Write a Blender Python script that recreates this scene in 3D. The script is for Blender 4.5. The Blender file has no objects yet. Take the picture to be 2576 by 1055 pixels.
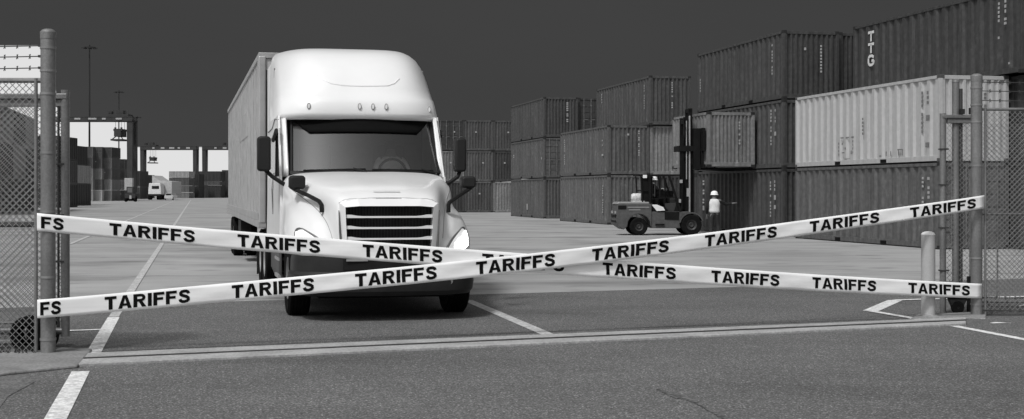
import bpy, bmesh, math, random
from mathutils import Vector, Matrix
random.seed(7)
S = bpy.context.scene
COL = S.collection
R = math.radians
# ------------------------------------------------------------------ camera
FP, HY, CH = 3500.0, 483.0, 1.7          # focal length and horizon row of a 2576 px wide view, eye height
cd = bpy.data.cameras.new('camera'); cam = bpy.data.objects.new('camera', cd); COL.objects.link(cam)
cam.location = (0, 0, CH); cam.rotation_euler = (R(90), 0, 0)
cd.sensor_width = 36; cd.lens = FP / 2576 * 36; cd.shift_y = -(527.2 - HY) / 2576
cd.clip_start = 0.1; cd.clip_end = 6000
S.camera = cam
S.view_settings.view_transform = 'Standard'; S.view_settings.look = 'None'
S.view_settings.exposure = 0.0; S.view_settings.gamma = 1.0
# ------------------------------------------------------------------ world: overcast, dark cloud bank ahead, clear rift at the horizon
SUN_EL, SUN_AZ = R(55), R(212)           # sun behind the camera, a little to the left
w = bpy.data.worlds.new('World'); S.world = w; w.use_nodes = True
nt = w.node_tree; nt.nodes.clear(); N = nt.nodes.new; L = nt.links.new
out = N('ShaderNodeOutputWorld'); bg = N('ShaderNodeBackground'); L(bg.outputs[0], out.inputs[0])
sky = N('ShaderNodeTexSky'); sky.sky_type = 'NISHITA'; sky.sun_disc = False
sky.sun_elevation = SUN_EL; sky.sun_rotation = SUN_AZ; sky.dust_density = 3.0
bw = N('ShaderNodeRGBToBW'); L(sky.outputs[0], bw.inputs[0])
tc = N('ShaderNodeTexCoord'); sp = N('ShaderNodeSeparateXYZ'); L(tc.outputs['Generated'], sp.inputs[0])
def mth(op, a, b=None, c=None, clamp=False):
    n = N('ShaderNodeMath'); n.operation = op; n.use_clamp = clamp
    for i, v in enumerate((a, b, c)):
        if v is None: continue
        if isinstance(v, (int, float)): n.inputs[i].default_value = v
        else: L(v, n.inputs[i])
    return n.outputs[0]
def smooth(v, lo, hi):
    n = N('ShaderNodeMapRange'); n.interpolation_type = 'SMOOTHSTEP'; L(v, n.inputs[0])
    n.inputs[1].default_value = lo; n.inputs[2].default_value = hi
    return n.outputs[0]
X, Y, Z = sp.outputs
yy = mth('MAXIMUM', Y, 0.02)
az = mth('DIVIDE', X, yy); el = mth('DIVIDE', Z, yy)
ahead = smooth(Y, 0.25, 0.6)
low = mth('SUBTRACT', 1.0, smooth(Z, 0.45, 0.75))
bank = mth('MULTIPLY', ahead, low)
nz = N('ShaderNodeTexNoise'); nz.inputs['Scale'].default_value = 3.0; nz.inputs['Detail'].default_value = 3
mp = N('ShaderNodeMapping'); mp.inputs['Scale'].default_value = (1, 1, 4); L(tc.outputs['Generated'], mp.inputs[0]); L(mp.outputs[0], nz.inputs[0])
dark = mth('ADD', mth('MULTIPLY', nz.outputs[0], 0.010), 0.0465)
thr = mth('ADD', mth('MULTIPLY', mth('SUBTRACT', 1.0, smooth(az, -0.2760, -0.2700)), 0.0200), 0.0322)
thr = mth('ADD', thr, mth('MULTIPLY', mth('SUBTRACT', 1.0, smooth(az, -0.3330, -0.3240)), 0.053))
rift = mth('SUBTRACT', 1.0, smooth(mth('SUBTRACT', el, thr), -0.0006, 0.0006))
ahead_val = mth('ADD', mth('MULTIPLY', rift, 0.70), dark)
base = mth('MULTIPLY', bw.outputs[0], 0.135)
val = mth('ADD', mth('MULTIPLY', ahead_val, bank), mth('MULTIPLY', base, mth('SUBTRACT', 1.0, bank)))
L(val, bg.inputs[0]); bg.inputs[1].default_value = 1.0
# ------------------------------------------------------------------ sun (veiled)
sd = bpy.data.lights.new('sun', 'SUN'); sd.energy = 2.1; sd.angle = R(8); sd.color = (1, 1, 1)
so = bpy.data.objects.new('sun', sd); COL.objects.link(so)
dv = Vector((math.sin(SUN_AZ) * math.cos(SUN_EL), math.cos(SUN_AZ) * math.cos(SUN_EL), math.sin(SUN_EL)))
so.rotation_euler = dv.to_track_quat('Z', 'Y').to_euler(); so.location = dv * 50

# ------------------------------------------------------------------ materials
MC = {}
def M(name, v, rough=0.6, metal=0.0, var=0.15, scale=3.0, stretch=(1, 1, 1), bump=0.0, coat=0.0, speck=0.0, speck_scale=60, spots=0.0, grit=0.0):
    """procedural neutral material: base value v broken up by noise (stretch gives streaks)"""
    if name in MC: return MC[name]
    m = bpy.data.materials.new(name); m.use_nodes = True; t = m.node_tree; b = t.nodes['Principled BSDF']
    n = t.nodes.new; l = t.links.new
    c = n('ShaderNodeTexCoord'); mp = n('ShaderNodeMapping'); mp.inputs['Scale'].default_value = stretch
    l(c.outputs['Object'], mp.inputs[0])
    nz = n('ShaderNodeTexNoise'); nz.inputs['Scale'].default_value = scale; nz.inputs['Detail'].default_value = 6; nz.inputs['Roughness'].default_value = 0.6
    l(mp.outputs[0], nz.inputs[0])
    r = n('ShaderNodeMapRange'); r.inputs[1].default_value = 0.28; r.inputs[2].default_value = 0.72
    r.inputs[3].default_value = v * (1 - var); r.inputs[4].default_value = v * (1 + var); l(nz.outputs[0], r.inputs[0])
    o = r.outputs[0]
    if speck:
        n2 = n('ShaderNodeTexNoise'); n2.inputs['Scale'].default_value = speck_scale; n2.inputs['Detail'].default_value = 2
        l(c.outputs['Object'], n2.inputs[0])
        r2 = n('ShaderNodeMapRange'); r2.inputs[1].default_value = 0.35; r2.inputs[2].default_value = 0.68
        r2.inputs[3].default_value = 1 - speck; r2.inputs[4].default_value = 1 + speck; l(n2.outputs[0], r2.inputs[0])
        mu = n('ShaderNodeMath'); mu.operation = 'MULTIPLY'; l(o, mu.inputs[0]); l(r2.outputs[0], mu.inputs[1]); o = mu.outputs[0]
    if spots:
        n3 = n('ShaderNodeTexNoise'); n3.inputs['Scale'].default_value = 1.3; n3.inputs['Detail'].default_value = 8; n3.inputs['Roughness'].default_value = 0.75
        l(c.outputs['Object'], n3.inputs[0])
        r3 = n('ShaderNodeMapRange'); r3.inputs[1].default_value = 0.60; r3.inputs[2].default_value = 0.70
        r3.inputs[3].default_value = 1; r3.inputs[4].default_value = 1 + spots; l(n3.outputs[0], r3.inputs[0])
        mu = n('ShaderNodeMath'); mu.operation = 'MULTIPLY'; l(o, mu.inputs[0]); l(r3.outputs[0], mu.inputs[1]); o = mu.outputs[0]
    if grit:
        for gs, lo, hi, am in ((34, .70, .76, grit), (60, .66, .72, grit), (30, .30, .25, -.45)):
            n3 = n('ShaderNodeTexNoise'); n3.inputs['Scale'].default_value = gs; n3.inputs['Detail'].default_value = 1
            l(c.outputs['Object'], n3.inputs[0])
            r3 = n('ShaderNodeMapRange'); r3.inputs[1].default_value = lo; r3.inputs[2].default_value = hi
            r3.inputs[3].default_value = 1; r3.inputs[4].default_value = 1 + am; l(n3.outputs[0], r3.inputs[0])
            mu = n('ShaderNodeMath'); mu.operation = 'MULTIPLY'; l(o, mu.inputs[0]); l(r3.outputs[0], mu.inputs[1]); o = mu.outputs[0]
    cb = n('ShaderNodeCombineColor'); [l(o, cb.inputs[i]) for i in range(3)]
    l(cb.outputs[0], b.inputs['Base Color'])
    b.inputs['Roughness'].default_value = rough; b.inputs['Metallic'].default_value = metal
    b.inputs['Specular IOR Level'].default_value = .08 if v < .03 else (.2 if v < .125 else .5)
    if coat: b.inputs['Coat Weight'].default_value = coat; b.inputs['Coat Roughness'].default_value = 0.08
    if bump:
        bp = n('ShaderNodeBump'); bp.inputs['Strength'].default_value = bump; bp.inputs['Distance'].default_value = 0.02
        n4 = n('ShaderNodeTexNoise'); n4.inputs['Scale'].default_value = speck_scale; n4.inputs['Detail'].default_value = 3
        l(c.outputs['Object'], n4.inputs[0]); l(n4.outputs[0], bp.inputs['Height']); l(bp.outputs[0], b.inputs['Normal'])
    MC[name] = m; return m
def glow(name, v, e):
    m = M(name, v, 0.15, var=0.02); b = m.node_tree.nodes['Principled BSDF']
    b.inputs['Emission Color'].default_value = (1, 1, 1, 1); b.inputs['Emission Strength'].default_value = e; return m
def glass(name, tint=0.5, refl=0.25):
    m = bpy.data.materials.new(name); m.use_nodes = True; t = m.node_tree; t.nodes.clear(); n = t.nodes.new; l = t.links.new
    o = n('ShaderNodeOutputMaterial'); a = n('ShaderNodeBsdfTransparent'); a.inputs[0].default_value = (tint,) * 3 + (1,)
    g = n('ShaderNodeBsdfGlossy'); g.inputs['Roughness'].default_value = 0.05; x = n('ShaderNodeMixShader')
    f = n('ShaderNodeFresnel'); f.inputs[0].default_value = 1.5
    ad = n('ShaderNodeMath'); ad.operation = 'ADD'; ad.use_clamp = True; l(f.outputs[0], ad.inputs[0]); ad.inputs[1].default_value = refl
    l(ad.outputs[0], x.inputs[0]); l(a.outputs[0], x.inputs[1]); l(g.outputs[0], x.inputs[2]); l(x.outputs[0], o.inputs[0]); return m

WHITE = M('white_paint', 0.785, 0.35, var=0.03, coat=0.4, scale=1.5)
BLACK = M('black_plastic', 0.018, 0.5, var=0.3)
BLACK2 = M('dark_plastic', 0.035, 0.55, var=0.25)
RUBBER = M('rubber', 0.008, 0.85, var=0.4, scale=8)
STEEL = M('galvanized_steel', 0.20, 0.45, 0.35, var=0.25, scale=6, stretch=(1, 1, 0.25), speck=0.1, speck_scale=40)
STEEL_L = M('pale_steel', 0.34, 0.5, 0.2, var=0.2, scale=5)
CHROME = M('chrome', 0.6, 0.15, 1.0, var=0.05)
ALU = M('trailer_panel', 0.50, 0.42, 0.1, var=0.12, scale=2, stretch=(1, 4, 0.3))
ALU_D = M('trailer_rail', 0.36, 0.45, 0.2, var=0.2, scale=4)
# ------------------------------------------------------------------ mesh builder
class MB:
    def __init__(s): s.v = []; s.f = []
    def add(s, vs, fs):
        o = len(s.v); s.v += [tuple(p) for p in vs]; s.f += [tuple(i + o for i in f) for f in fs]; return s
    def box(s, x0, x1, y0, y1, z0, z1):
        return s.add([(x0,y0,z0),(x1,y0,z0),(x1,y1,z0),(x0,y1,z0),(x0,y0,z1),(x1,y0,z1),(x1,y1,z1),(x0,y1,z1)],
                     [(0,3,2,1),(4,5,6,7),(0,1,5,4),(1,2,6,5),(2,3,7,6),(3,0,4,7)])
    def cyl(s, p, q, r, n=12, r2=None, cap=True):
        p = Vector(p); q = Vector(q); d = (q - p).normalized(); r2 = r if r2 is None else r2
        u = d.orthogonal().normalized(); w_ = d.cross(u); vs = []
        for c, rr in ((p, r), (q, r2)):
            for i in range(n):
                a = 2 * math.pi * i / n; vs.append(c + (u * math.cos(a) + w_ * math.sin(a)) * rr)
        fs = [(i, (i + 1) % n, n + (i + 1) % n, n + i) for i in range(n)]
        if cap: fs += [tuple(range(n))[::-1], tuple(range(n, 2 * n))]
        return s.add(vs, fs)
    def tube(s, pts, r, n=8):
        pts = [Vector(p) for p in pts]; vs = []; k = len(pts); up = None
        for i, p in enumerate(pts):
            d = ((pts[min(i + 1, k - 1)] - pts[max(i - 1, 0)])).normalized()
            if up is None: up = d.orthogonal().normalized()
            up = (up - d * up.dot(d)).normalized(); w_ = d.cross(up)
            rr = r[i] if isinstance(r, (list, tuple)) else r
            for j in range(n):
                a = 2 * math.pi * j / n; vs.append(p + (up * math.cos(a) + w_ * math.sin(a)) * rr)
        fs = [(i * n + j, i * n + (j + 1) % n, (i + 1) * n + (j + 1) % n, (i + 1) * n + j) for i in range(k - 1) for j in range(n)]
        fs += [tuple(range(n))[::-1], tuple(range((k - 1) * n, k * n))]
        return s.add(vs, fs)
    def beam(s, p, q, wd, ht, up=(0, 0, 1)):
        p = Vector(p); q = Vector(q); d = (q - p).normalized(); up = Vector(up)
        sd_ = d.cross(up)
        if sd_.length < 1e-4: sd_ = d.cross(Vector((0, 1, 0)))
        sd_.normalize(); u = sd_.cross(d).normalized(); a = sd_ * wd / 2; b = u * ht / 2
        return s.add([p-a-b,p+a-b,p+a+b,p-a+b,q-a-b,q+a-b,q+a+b,q-a+b], [(0,3,2,1),(4,5,6,7),(0,1,5,4),(1,2,6,5),(2,3,7,6),(3,0,4,7)])
    def grid(s, rows, closed=False):
        m = len(rows[0]); vs = [p for r_ in rows for p in r_]; fs = []
        for i in range(len(rows) - 1):
            for j in range(m if closed else m - 1):
                fs.append((i*m+j, i*m+(j+1) % m, (i+1)*m+(j+1) % m, (i+1)*m+j))
        return s.add(vs, fs)
    def prism(s, poly, fn, d0, d1):
        """poly: 2D points; fn(a,b,d) -> 3D; extruded d0..d1"""
        n = len(poly)
        vs = [fn(a, b, d0) for a, b in poly] + [fn(a, b, d1) for a, b in poly]
        return s.add(vs, [tuple(range(n))[::-1], tuple(range(n, 2*n))] + [(i, (i+1) % n, n+(i+1) % n, n+i) for i in range(n)])
    def lathe(s, prof, c, ax='x', n=28):
        """prof: (radius, along) pairs about an axis through c"""
        rows = []
        for r_, a in prof:
            row = []
            for i in range(n):
                t = 2 * math.pi * i / n; u, v_ = r_ * math.cos(t), r_ * math.sin(t)
                row.append({'x': (c[0]+a, c[1]+u, c[2]+v_), 'y': (c[0]+u, c[1]+a, c[2]+v_), 'z': (c[0]+u, c[1]+v_, c[2]+a)}[ax])
            rows.append(row)
        return s.grid(rows, True)
    def build(s, name, mat, parent=None, smooth=False, bevel=0.0, solid=0.0, recalc=True, mats=None):
        me = bpy.data.meshes.new(name); me.from_pydata(s.v, [], s.f)
        if recalc:
            bm = bmesh.new(); bm.from_mesh(me); bmesh.ops.recalc_face_normals(bm, faces=bm.faces); bm.to_mesh(me); bm.free()
        me.materials.append(mat)
        o = bpy.data.objects.new(name, me); COL.objects.link(o)
        if parent is not None: o.parent = parent
        if smooth:
            me.polygons.foreach_set('use_smooth', [True] * len(me.polygons))
            if smooth != 'all': me.set_sharp_from_angle(angle=R(35 if smooth is True else smooth))
        if solid: md = o.modifiers.new('s', 'SOLIDIFY'); md.thickness = solid; md.offset = -1
        if bevel: md = o.modifiers.new('b', 'BEVEL'); md.width = bevel; md.segments = 2; md.limit_method = 'ANGLE'; md.angle_limit = R(40)
        return o
def tag(o, label, cat, group=None, kind=None):
    if label: o['label'] = label
    if cat: o['category'] = cat
    if group: o['group'] = group
    if kind: o['kind'] = kind
    return o
def empty(name, loc, rz=0, label=None, cat=None, group=None):
    o = bpy.data.objects.new(name, None); COL.objects.link(o); o.location = loc; o.rotation_euler = (0, 0, rz)
    o.empty_display_size = 0.3
    return tag(o, label, cat, group)
def at(px, py, z):            # a point at distance z seen at (px, py)
    return Vector(((px - 1288) / FP * z, z, CH - (py - HY) / FP * z))
def gd(px, py):               # a point of the ground
    z = FP * CH / (py - HY); return Vector(((px - 1288) / FP * z, z, 0))
def catmull(P, k):
    """P list of vectors -> k subdivisions per span"""
    out = []; n = len(P)
    for i in range(n - 1):
        p0 = P[max(i-1, 0)]; p1 = P[i]; p2 = P[i+1]; p3 = P[min(i+2, n-1)]
        if i == 0: p0 = p1 * 2 - p2
        if i == n - 2: p3 = p2 * 2 - p1
        for j in range(k):
            t = j / k
            out.append(0.5 * ((2*p1) + (p2-p0)*t + (2*p0-5*p1+4*p2-p3)*t*t + (3*p1-p0-3*p2+p3)*t*t*t))
    out.append(P[-1]); return out

# ================================================================== GROUND
def sheet(name, pts, z, mat, kind='structure'):
    b = MB(); b.add([(p[0], p[1], z) for p in pts], [tuple(range(len(pts)))])
    o = b.build(name, mat); o['kind'] = kind
    for p in o.data.polygons:
        if p.normal.z < 0: o.data.flip_normals(); break
    return o
CONC = M('concrete_yard', 0.31, 0.8, var=0.24, scale=0.4, stretch=(0.5, 1.0, 1), speck=0.05, speck_scale=30, bump=0.05)
# long dark stains across the yard
def stains(m, amount, sc, st):
    t = m.node_tree; b = t.nodes['Principled BSDF']; src = b.inputs['Base Color'].links[0].from_socket
    n = t.nodes.new; l = t.links.new
    c = n('ShaderNodeTexCoord'); mp_ = n('ShaderNodeMapping'); mp_.inputs['Scale'].default_value = st; l(c.outputs['Object'], mp_.inputs[0])
    nz_ = n('ShaderNodeTexNoise'); nz_.inputs['Scale'].default_value = sc; nz_.inputs['Detail'].default_value = 5; l(mp_.outputs[0], nz_.inputs[0])
    r = n('ShaderNodeMapRange'); r.inputs[1].default_value = 0.56; r.inputs[2].default_value = 0.70; r.inputs[3].default_value = 1; r.inputs[4].default_value = 1 - amount
    l(nz_.outputs[0], r.inputs[0]); mx = n('ShaderNodeMix'); mx.data_type = 'RGBA'; mx.blend_type = 'MULTIPLY'; mx.inputs[0].default_value = 1
    cb = n('ShaderNodeCombineColor'); [l(r.outputs[0], cb.inputs[i]) for i in range(3)]
    l(src, mx.inputs[6]); l(cb.outputs[0], mx.inputs[7]); l(mx.outputs[2], b.inputs['Base Color'])
stains(CONC, 0.40, 1.0, (0.16, 0.30, 1)); stains(CONC, 0.32, 1.0, (0.7, 1.3, 1))
ASPH = M('asphalt', 0.124, 0.85, var=0.16, scale=0.6, stretch=(0.6, 1, 1), speck=0.5, speck_scale=60, bump=0.12, grit=1.3)
stains(ASPH, 0.25, 0.8, (0.3, 0.6, 1))
sheet('yard_ground', [(-2500, -30), (2500, -30), (2500, 4500), (-2500, 4500)], 0.0, CONC)
e0, e1 = gd(0, 776), gd(2576, 702)
dirE = (e1 - e0) / (e1.x - e0.x)
sheet('asphalt_apron', [(-30, -10), (45, -10), tuple(e0 + dirE * (45 - e0.x)), tuple(e0 + dirE * (-30 - e0.x))], 0.006, ASPH)
PAINT = M('line_paint', 0.70, 0.6, var=0.25, scale=9, speck=0.28, speck_scale=35)
PAINT2 = M('worn_line_paint', 0.46, 0.7, var=0.3, scale=6, speck=0.3, speck_scale=25)
def line(p, q, wd, mat=PAINT, z=0.012):
    p = Vector(p[:2]).to_3d(); q = Vector(q[:2]).to_3d(); d = (q - p).normalized(); n_ = Vector((-d.y, d.x, 0)) * wd / 2
    k = max(2, int((q - p).length / 0.5)); b = MB(); rows = []
    for i in range(k + 1):
        c = p + (q - p) * i / k; j = random.uniform(-.06, .06) * wd; j2 = random.uniform(-.06, .06) * wd
        rows.append([tuple(c + n_ * (1 + j)) [:2] + (z,), tuple(c - n_ * (1 + j2))[:2] + (z,)])
    b.grid(rows); o = b.build('road_marking', mat); o['kind'] = 'structure'
    if o.data.polygons[0].normal.z < 0: o.data.flip_normals()
    return o
line(gd(138, 1060), gd(203, 937), 0.165)
line(gd(234, 892), gd(286, 800), 0.155)
line(gd(286, 799), gd(480, 503), 0.135, PAINT2)
line(gd(175, 615), gd(440, 505), 0.14, PAINT2)
line(gd(-60, 843), gd(275, 831), 0.12, PAINT, 0.016)
line(gd(1176, 757), gd(1388, 848), 0.16, PAINT2)
line(gd(2190, 784), gd(2252, 757), 0.22)
line(gd(2250, 757), gd(2620, 747), 0.16, PAINT, 0.016)
line(gd(2192, 785), gd(2318, 807), 0.13, PAINT, 0.016)
line(gd(2400, 822), gd(2680, 876), 0.13)
# expansion joints and cracks in the yard
JOINT = M('joint_tar', 0.05, 0.8, var=0.3)
for yz in (28, 36, 46, 60, 80):
    line((-60, yz - 2), (60, yz + 3), 0.03, JOINT, 0.004)
def crack(pts, wd=0.035):
    P = []
    for a, b_ in zip(pts[:-1], pts[1:]):
        for i in range(6):
            t = i / 6; P.append(a.lerp(b_, t) + Vector((random.uniform(-.04, .04), random.uniform(-.06, .06), 0)))
    P.append(pts[-1]); b = MB(); b.grid([[(p.x, p.y - wd * random.uniform(.3, .7), .0105), (p.x + .01, p.y + wd * random.uniform(.3, .7), .0105)] for p in P])
    o = b.build('ground_crack', JOINT); o['kind'] = 'structure'
    if o.data.polygons[0].normal.z < 0: o.data.flip_normals()
SCUFF = M('scuffed_asphalt', 0.11, 0.85, var=0.3, scale=3, speck=0.6, speck_scale=22)
def scuff(pts, wd): 
    P = catmull(pts, 8); b = MB(); n = len(P); rows = []
    for i, p in enumerate(P):
        k = math.sin(math.pi * (i + .5) / n) ** .6 * wd; rows.append([(p.x, p.y - k * random.uniform(.3, .6), .0100), (p.x + .01, p.y + k * random.uniform(.3, .6), .0100)])
    b.grid(rows); o = b.build('scuff_mark', SCUFF); o['kind'] = 'structure'
    if o.data.polygons[0].normal.z < 0: o.data.flip_normals()
scuff([gd(1648, 980), gd(1690, 998), gd(1740, 1010), gd(1800, 1045), gd(1850, 1062)], 0.26)

# gate track: two concrete strips with the steel groove between
gt = empty('gate_track', (0, 0, 0), 0, 'pale concrete gate track with a dark groove running across the asphalt between both gateposts', 'track')
def band(b, ax, at_, bx, bt, aw, bw_, h0=0.0, h1=0.03):
    """bar between two ground points given far edge/near edge rows"""
    p0, p1 = gd(ax, at_), gd(ax, aw); q0, q1 = gd(bx, bt), gd(bx, bw_)
    b.add([(p0.x,p0.y,h0),(p1.x,p1.y,h0),(q1.x,q1.y,h0),(q0.x,q0.y,h0),(p0.x,p0.y,h1),(p1.x,p1.y,h1),(q1.x,q1.y,h1),(q0.x,q0.y,h1)],
          [(0,3,2,1),(4,5,6,7),(0,1,5,4),(1,2,6,5),(2,3,7,6),(3,0,4,7)])
KERB = M('track_concrete', 0.34, 0.8, var=0.25, scale=2.5, speck=0.2, speck_scale=30)
b = MB(); band(b, 200, 895.5, 2430, 803.5, 906, 808); b.build('far_strip', KERB, gt, bevel=0.006)
b = MB(); band(b, 190, 911, 2430, 812.5, 924, 819); b.build('near_strip', KERB, gt, bevel=0.006)
b = MB(); band(b, 200, 906, 2430, 808.2, 911, 812.3, 0, 0.014); b.build('groove', M('groove_steel', 0.05, 0.5, 0.3), gt)
b = MB(); band(b, 200, 907.6, 2430, 809.6, 909, 810.8, 0.014, 0.034); b.build('rail', M('rail_steel', 0.13, 0.4, 0.6), gt)
# raised concrete pads
PAD = M('pad_concrete', 0.22, 0.85, var=0.3, scale=2, speck=0.2, speck_scale=30)
def pad(pts, h, name='gatepost_pad', mat=PAD):
    b = MB(); n = len(pts); b.add([(p.x, p.y, 0) for p in pts] + [(p.x, p.y, h) for p in pts],
        [tuple(range(n))[::-1], tuple(range(n, 2*n))] + [(i, (i+1) % n, n+(i+1) % n, n+i) for i in range(n)])
    o = b.build(name, mat, bevel=0.015); o['kind'] = 'structure'; return o
pad([gd(-60, 960), gd(40, 944), gd(195, 928), gd(232, 885), gd(120, 880), gd(-60, 892)], 0.035)
pad([gd(2290, 806), gd(2400, 803), gd(2480, 806), gd(2480, 789), gd(2310, 795)], 0.03)
sheet('gravel_patch', [gd(-80, 1055), gd(-80, 948), gd(60, 946), gd(90, 962), gd(20, 1000), gd(-20, 1055)], 0.0105, M('gravel', 0.13, 0.9, var=0.3, scale=3, speck=0.5, speck_scale=50, bump=0.6))

# ================================================================== CONTAINERS
TH = R(12.4)
Rv = Vector((math.cos(TH), math.sin(TH), 0)); Bv = Vector((-math.sin(TH), math.cos(TH), 0))
CM = {}
def cmat(v):
    v = v * (.86 if v < .15 else .95)
    k = round(v, 3)
    if k not in CM:
        CM[k] = M('container_paint_%03d' % int(k * 1000), v, 0.55, 0.1, var=0.30 if v < .3 else .12, scale=2.2, stretch=(2.2, 2.2, 0.16), speck=0.16 if v < .3 else .05, speck_scale=7, spots=0.6 if v < 0.2 else -0.15)
    return CM[k]
def corr(b, along0, along1, z0, z1, face, depth, n, axis, out_):
    """trapezoidal corrugated sheet. axis 'y': runs along y at x=face ; axis 'x': along x at y=face ; out_ = +-1 outward sign"""
    p = (along1 - along0) / n; rows_b, rows_t = [], []
    for i in range(n):
        a = along0 + i * p
        for fr, dd in ((0, 0), (0.32, 0), (0.48, 1), (0.84, 1)):
            u = a + fr * p; f_ = face - out_ * depth * dd
            rows_b.append((f_, u, z0) if axis == 'y' else (u, f_, z0)); rows_t.append((f_, u, z1) if axis == 'y' else (u, f_, z1))
    rows_b.append((face, along1, z0) if axis == 'y' else (along1, face, z0)); rows_t.append((face, along1, z1) if axis == 'y' else (along1, face, z1))
    b.grid([rows_b, rows_t])
NMARK = M('marking_white', 0.34, 0.6, var=0.2); DMARK = M('marking_dark', 0.15, 0.6, var=0.5, scale=14)
DARKSTEEL = M('dark_steel', 0.03, 0.6, 0.2, var=0.3)
BAR = M('lock_bar_steel', 0.16, 0.4, 0.4, var=0.3)
def container(loc, rz, W, Lg, H, v, label, group, end='corr', marks=(), endmarks=(), ncorr=20, detail=True, cat='shipping container', vend=None):
    c = empty('shipping_container', loc, rz, label, cat, group)
    m = cmat(v); fr = 0.11 if detail else 0.14
    b = MB()                                           # frame: posts and rails
    for x0 in (0, W - fr):
        for y0 in (0, Lg - fr): b.box(x0, x0 + fr, y0, y0 + fr, 0.02, H - 0.02)
        b.box(x0, x0 + fr * .8, fr, Lg - fr, H - 0.12, H - (0.025 if detail else 0)); b.box(x0, x0 + fr * .8, fr, Lg - fr, 0.03 if detail else 0, 0.19)
    for y0 in (0.01, Lg - fr - .01):
        b.box(fr, W - fr, y0, y0 + fr * .8, H - 0.14, H - (0.025 if detail else 0)); b.box(fr, W - fr, y0, y0 + fr * .8, 0.03 if detail else 0, 0.2)
    b.build('frame', m, c, bevel=0.008 if detail else 0)
    b = MB(); b.box(0.03, W - 0.03, 0.03, Lg - 0.03, H - 0.075, H - 0.04); b.build('roof', m, c)
    b = MB(); b.box(0.03, W - 0.03, 0.03, Lg - 0.03, 0.13, 0.16); b.build('floor', DARKSTEEL, c)
    dp = 0.065
    b = MB(); corr(b, fr, Lg - fr, 0.19, H - 0.12, 0.015, dp, ncorr, 'y', -1); b.build('side_panel', m, c)
    b = MB(); corr(b, fr, Lg - fr, 0.19, H - 0.12, W - 0.015, dp, ncorr, 'y', 1); b.build('side_panel', m, c)
    ne = max(7, int(ncorr * W / Lg * 2.2))
    b = MB(); corr(b, fr, W - fr, 0.2, H - 0.14, Lg - 0.02, dp, ne, 'x', 1); b.build('end_panel', m, c)
    if end == 'corr':
        b = MB(); corr(b, fr, W - fr, 0.2, H - 0.14, 0.02, dp, ne, 'x', -1); b.build('end_panel', m, c)
    else:
        for s_ in (0, 1):
            x0 = fr + (W - 2 * fr) * s_ / 2; x1 = x0 + (W - 2 * fr) / 2 - 0.012
            b = MB(); b.box(x0 + .006, x1, 0.05, 0.09, 0.2, H - 0.14)
            for k in range(1, 6):
                zz = 0.2 + (H - .34) * k / 6; b.box(x0 + .05, x1 - .05, 0.03, 0.05, zz - .05, zz + .05)
            d = b.build('door', m, c)
            for fx in (0.28, 0.75):
                xx = x0 + (x1 - x0) * fx; g = MB(); g.cyl((xx, 0.005, 0.12), (xx, 0.005, H - 0.06), 0.024, 8)
                for zz in (.5, H * .42, H - .5): g.box(xx - .05, xx + .05, -0.012, 0.028, zz - .04, zz + .04)
                g.box(xx - .02, xx + .26, -0.03, -0.014, H * .45, H * .45 + .04)
                g.build('lock_bar', BAR, d)
    cmt = DARKSTEEL if v < .2 else cmat(0.10); k0 = None
    for x0 in (-0.004, W - 0.16):
        for y0 in (-0.004, Lg - 0.17):
            for z0 in (0, H - 0.115):
                if not detail: continue
                if k0 is None: k0 = MB().box(0, .164, 0, .174, 0, .115).build('corner_casting', cmt, c, bevel=0.01); q = k0
                else: q = k0.copy(); COL.objects.link(q)
                q.location = (x0, y0, z0)
    if detail:
        for fy in (0.34, 0.66):
            b = MB(); b.box(-0.006, 0.05, Lg * fy - 0.2, Lg * fy + 0.2, 0.035, 0.15); b.build('fork_pocket', M('pocket_dark', 0.008, 0.9), c)
    for (y0, y1, z0, z1, dark_) in marks:
        b = MB(); n = max(1, int((z1 - z0) / 0.12)) if (y1 - y0) < .3 else 1
        for k in range(n):
            if n > 3 and random.random() < .15: continue
            a = z0 + (z1 - z0) * k / n; e = z0 + (z1 - z0) * (k + (.62 if n > 1 else 1)) / n
            b.box(0.004, 0.012, y0 + random.uniform(0, .015), y1 - random.uniform(0, .015), a, e)
        b.build('stencil_marks', DMARK if marks[0][4] else NMARK, c)
    for (x0, x1, z0, z1) in endmarks:
        b = MB(); n = max(1, int((z1 - z0) / 0.11))
        for k in range(n):
            if n > 3 and random.random() < .15: continue
            a = z0 + (z1 - z0) * k / n; b.box(x0, x1, 0.006, 0.014, a, a + (z1 - z0) / n * (.62 if n > 1 else 1))
        b.build('stencil_marks', DMARK if v > .2 else NMARK, c)
    return c
def qp(q, p, z=0): v_ = Rv * q + Bv * p; return (v_.x, v_.y, z)
CHH = 2.59; CL, CW = 10.0, 2.27
G1 = 'containers stacked along the right side of the yard'
def ser(h0=.9, h1=2.2, y=1.0, dark_=False): return [(y, y + .13, h0, h1, dark_)]
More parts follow.
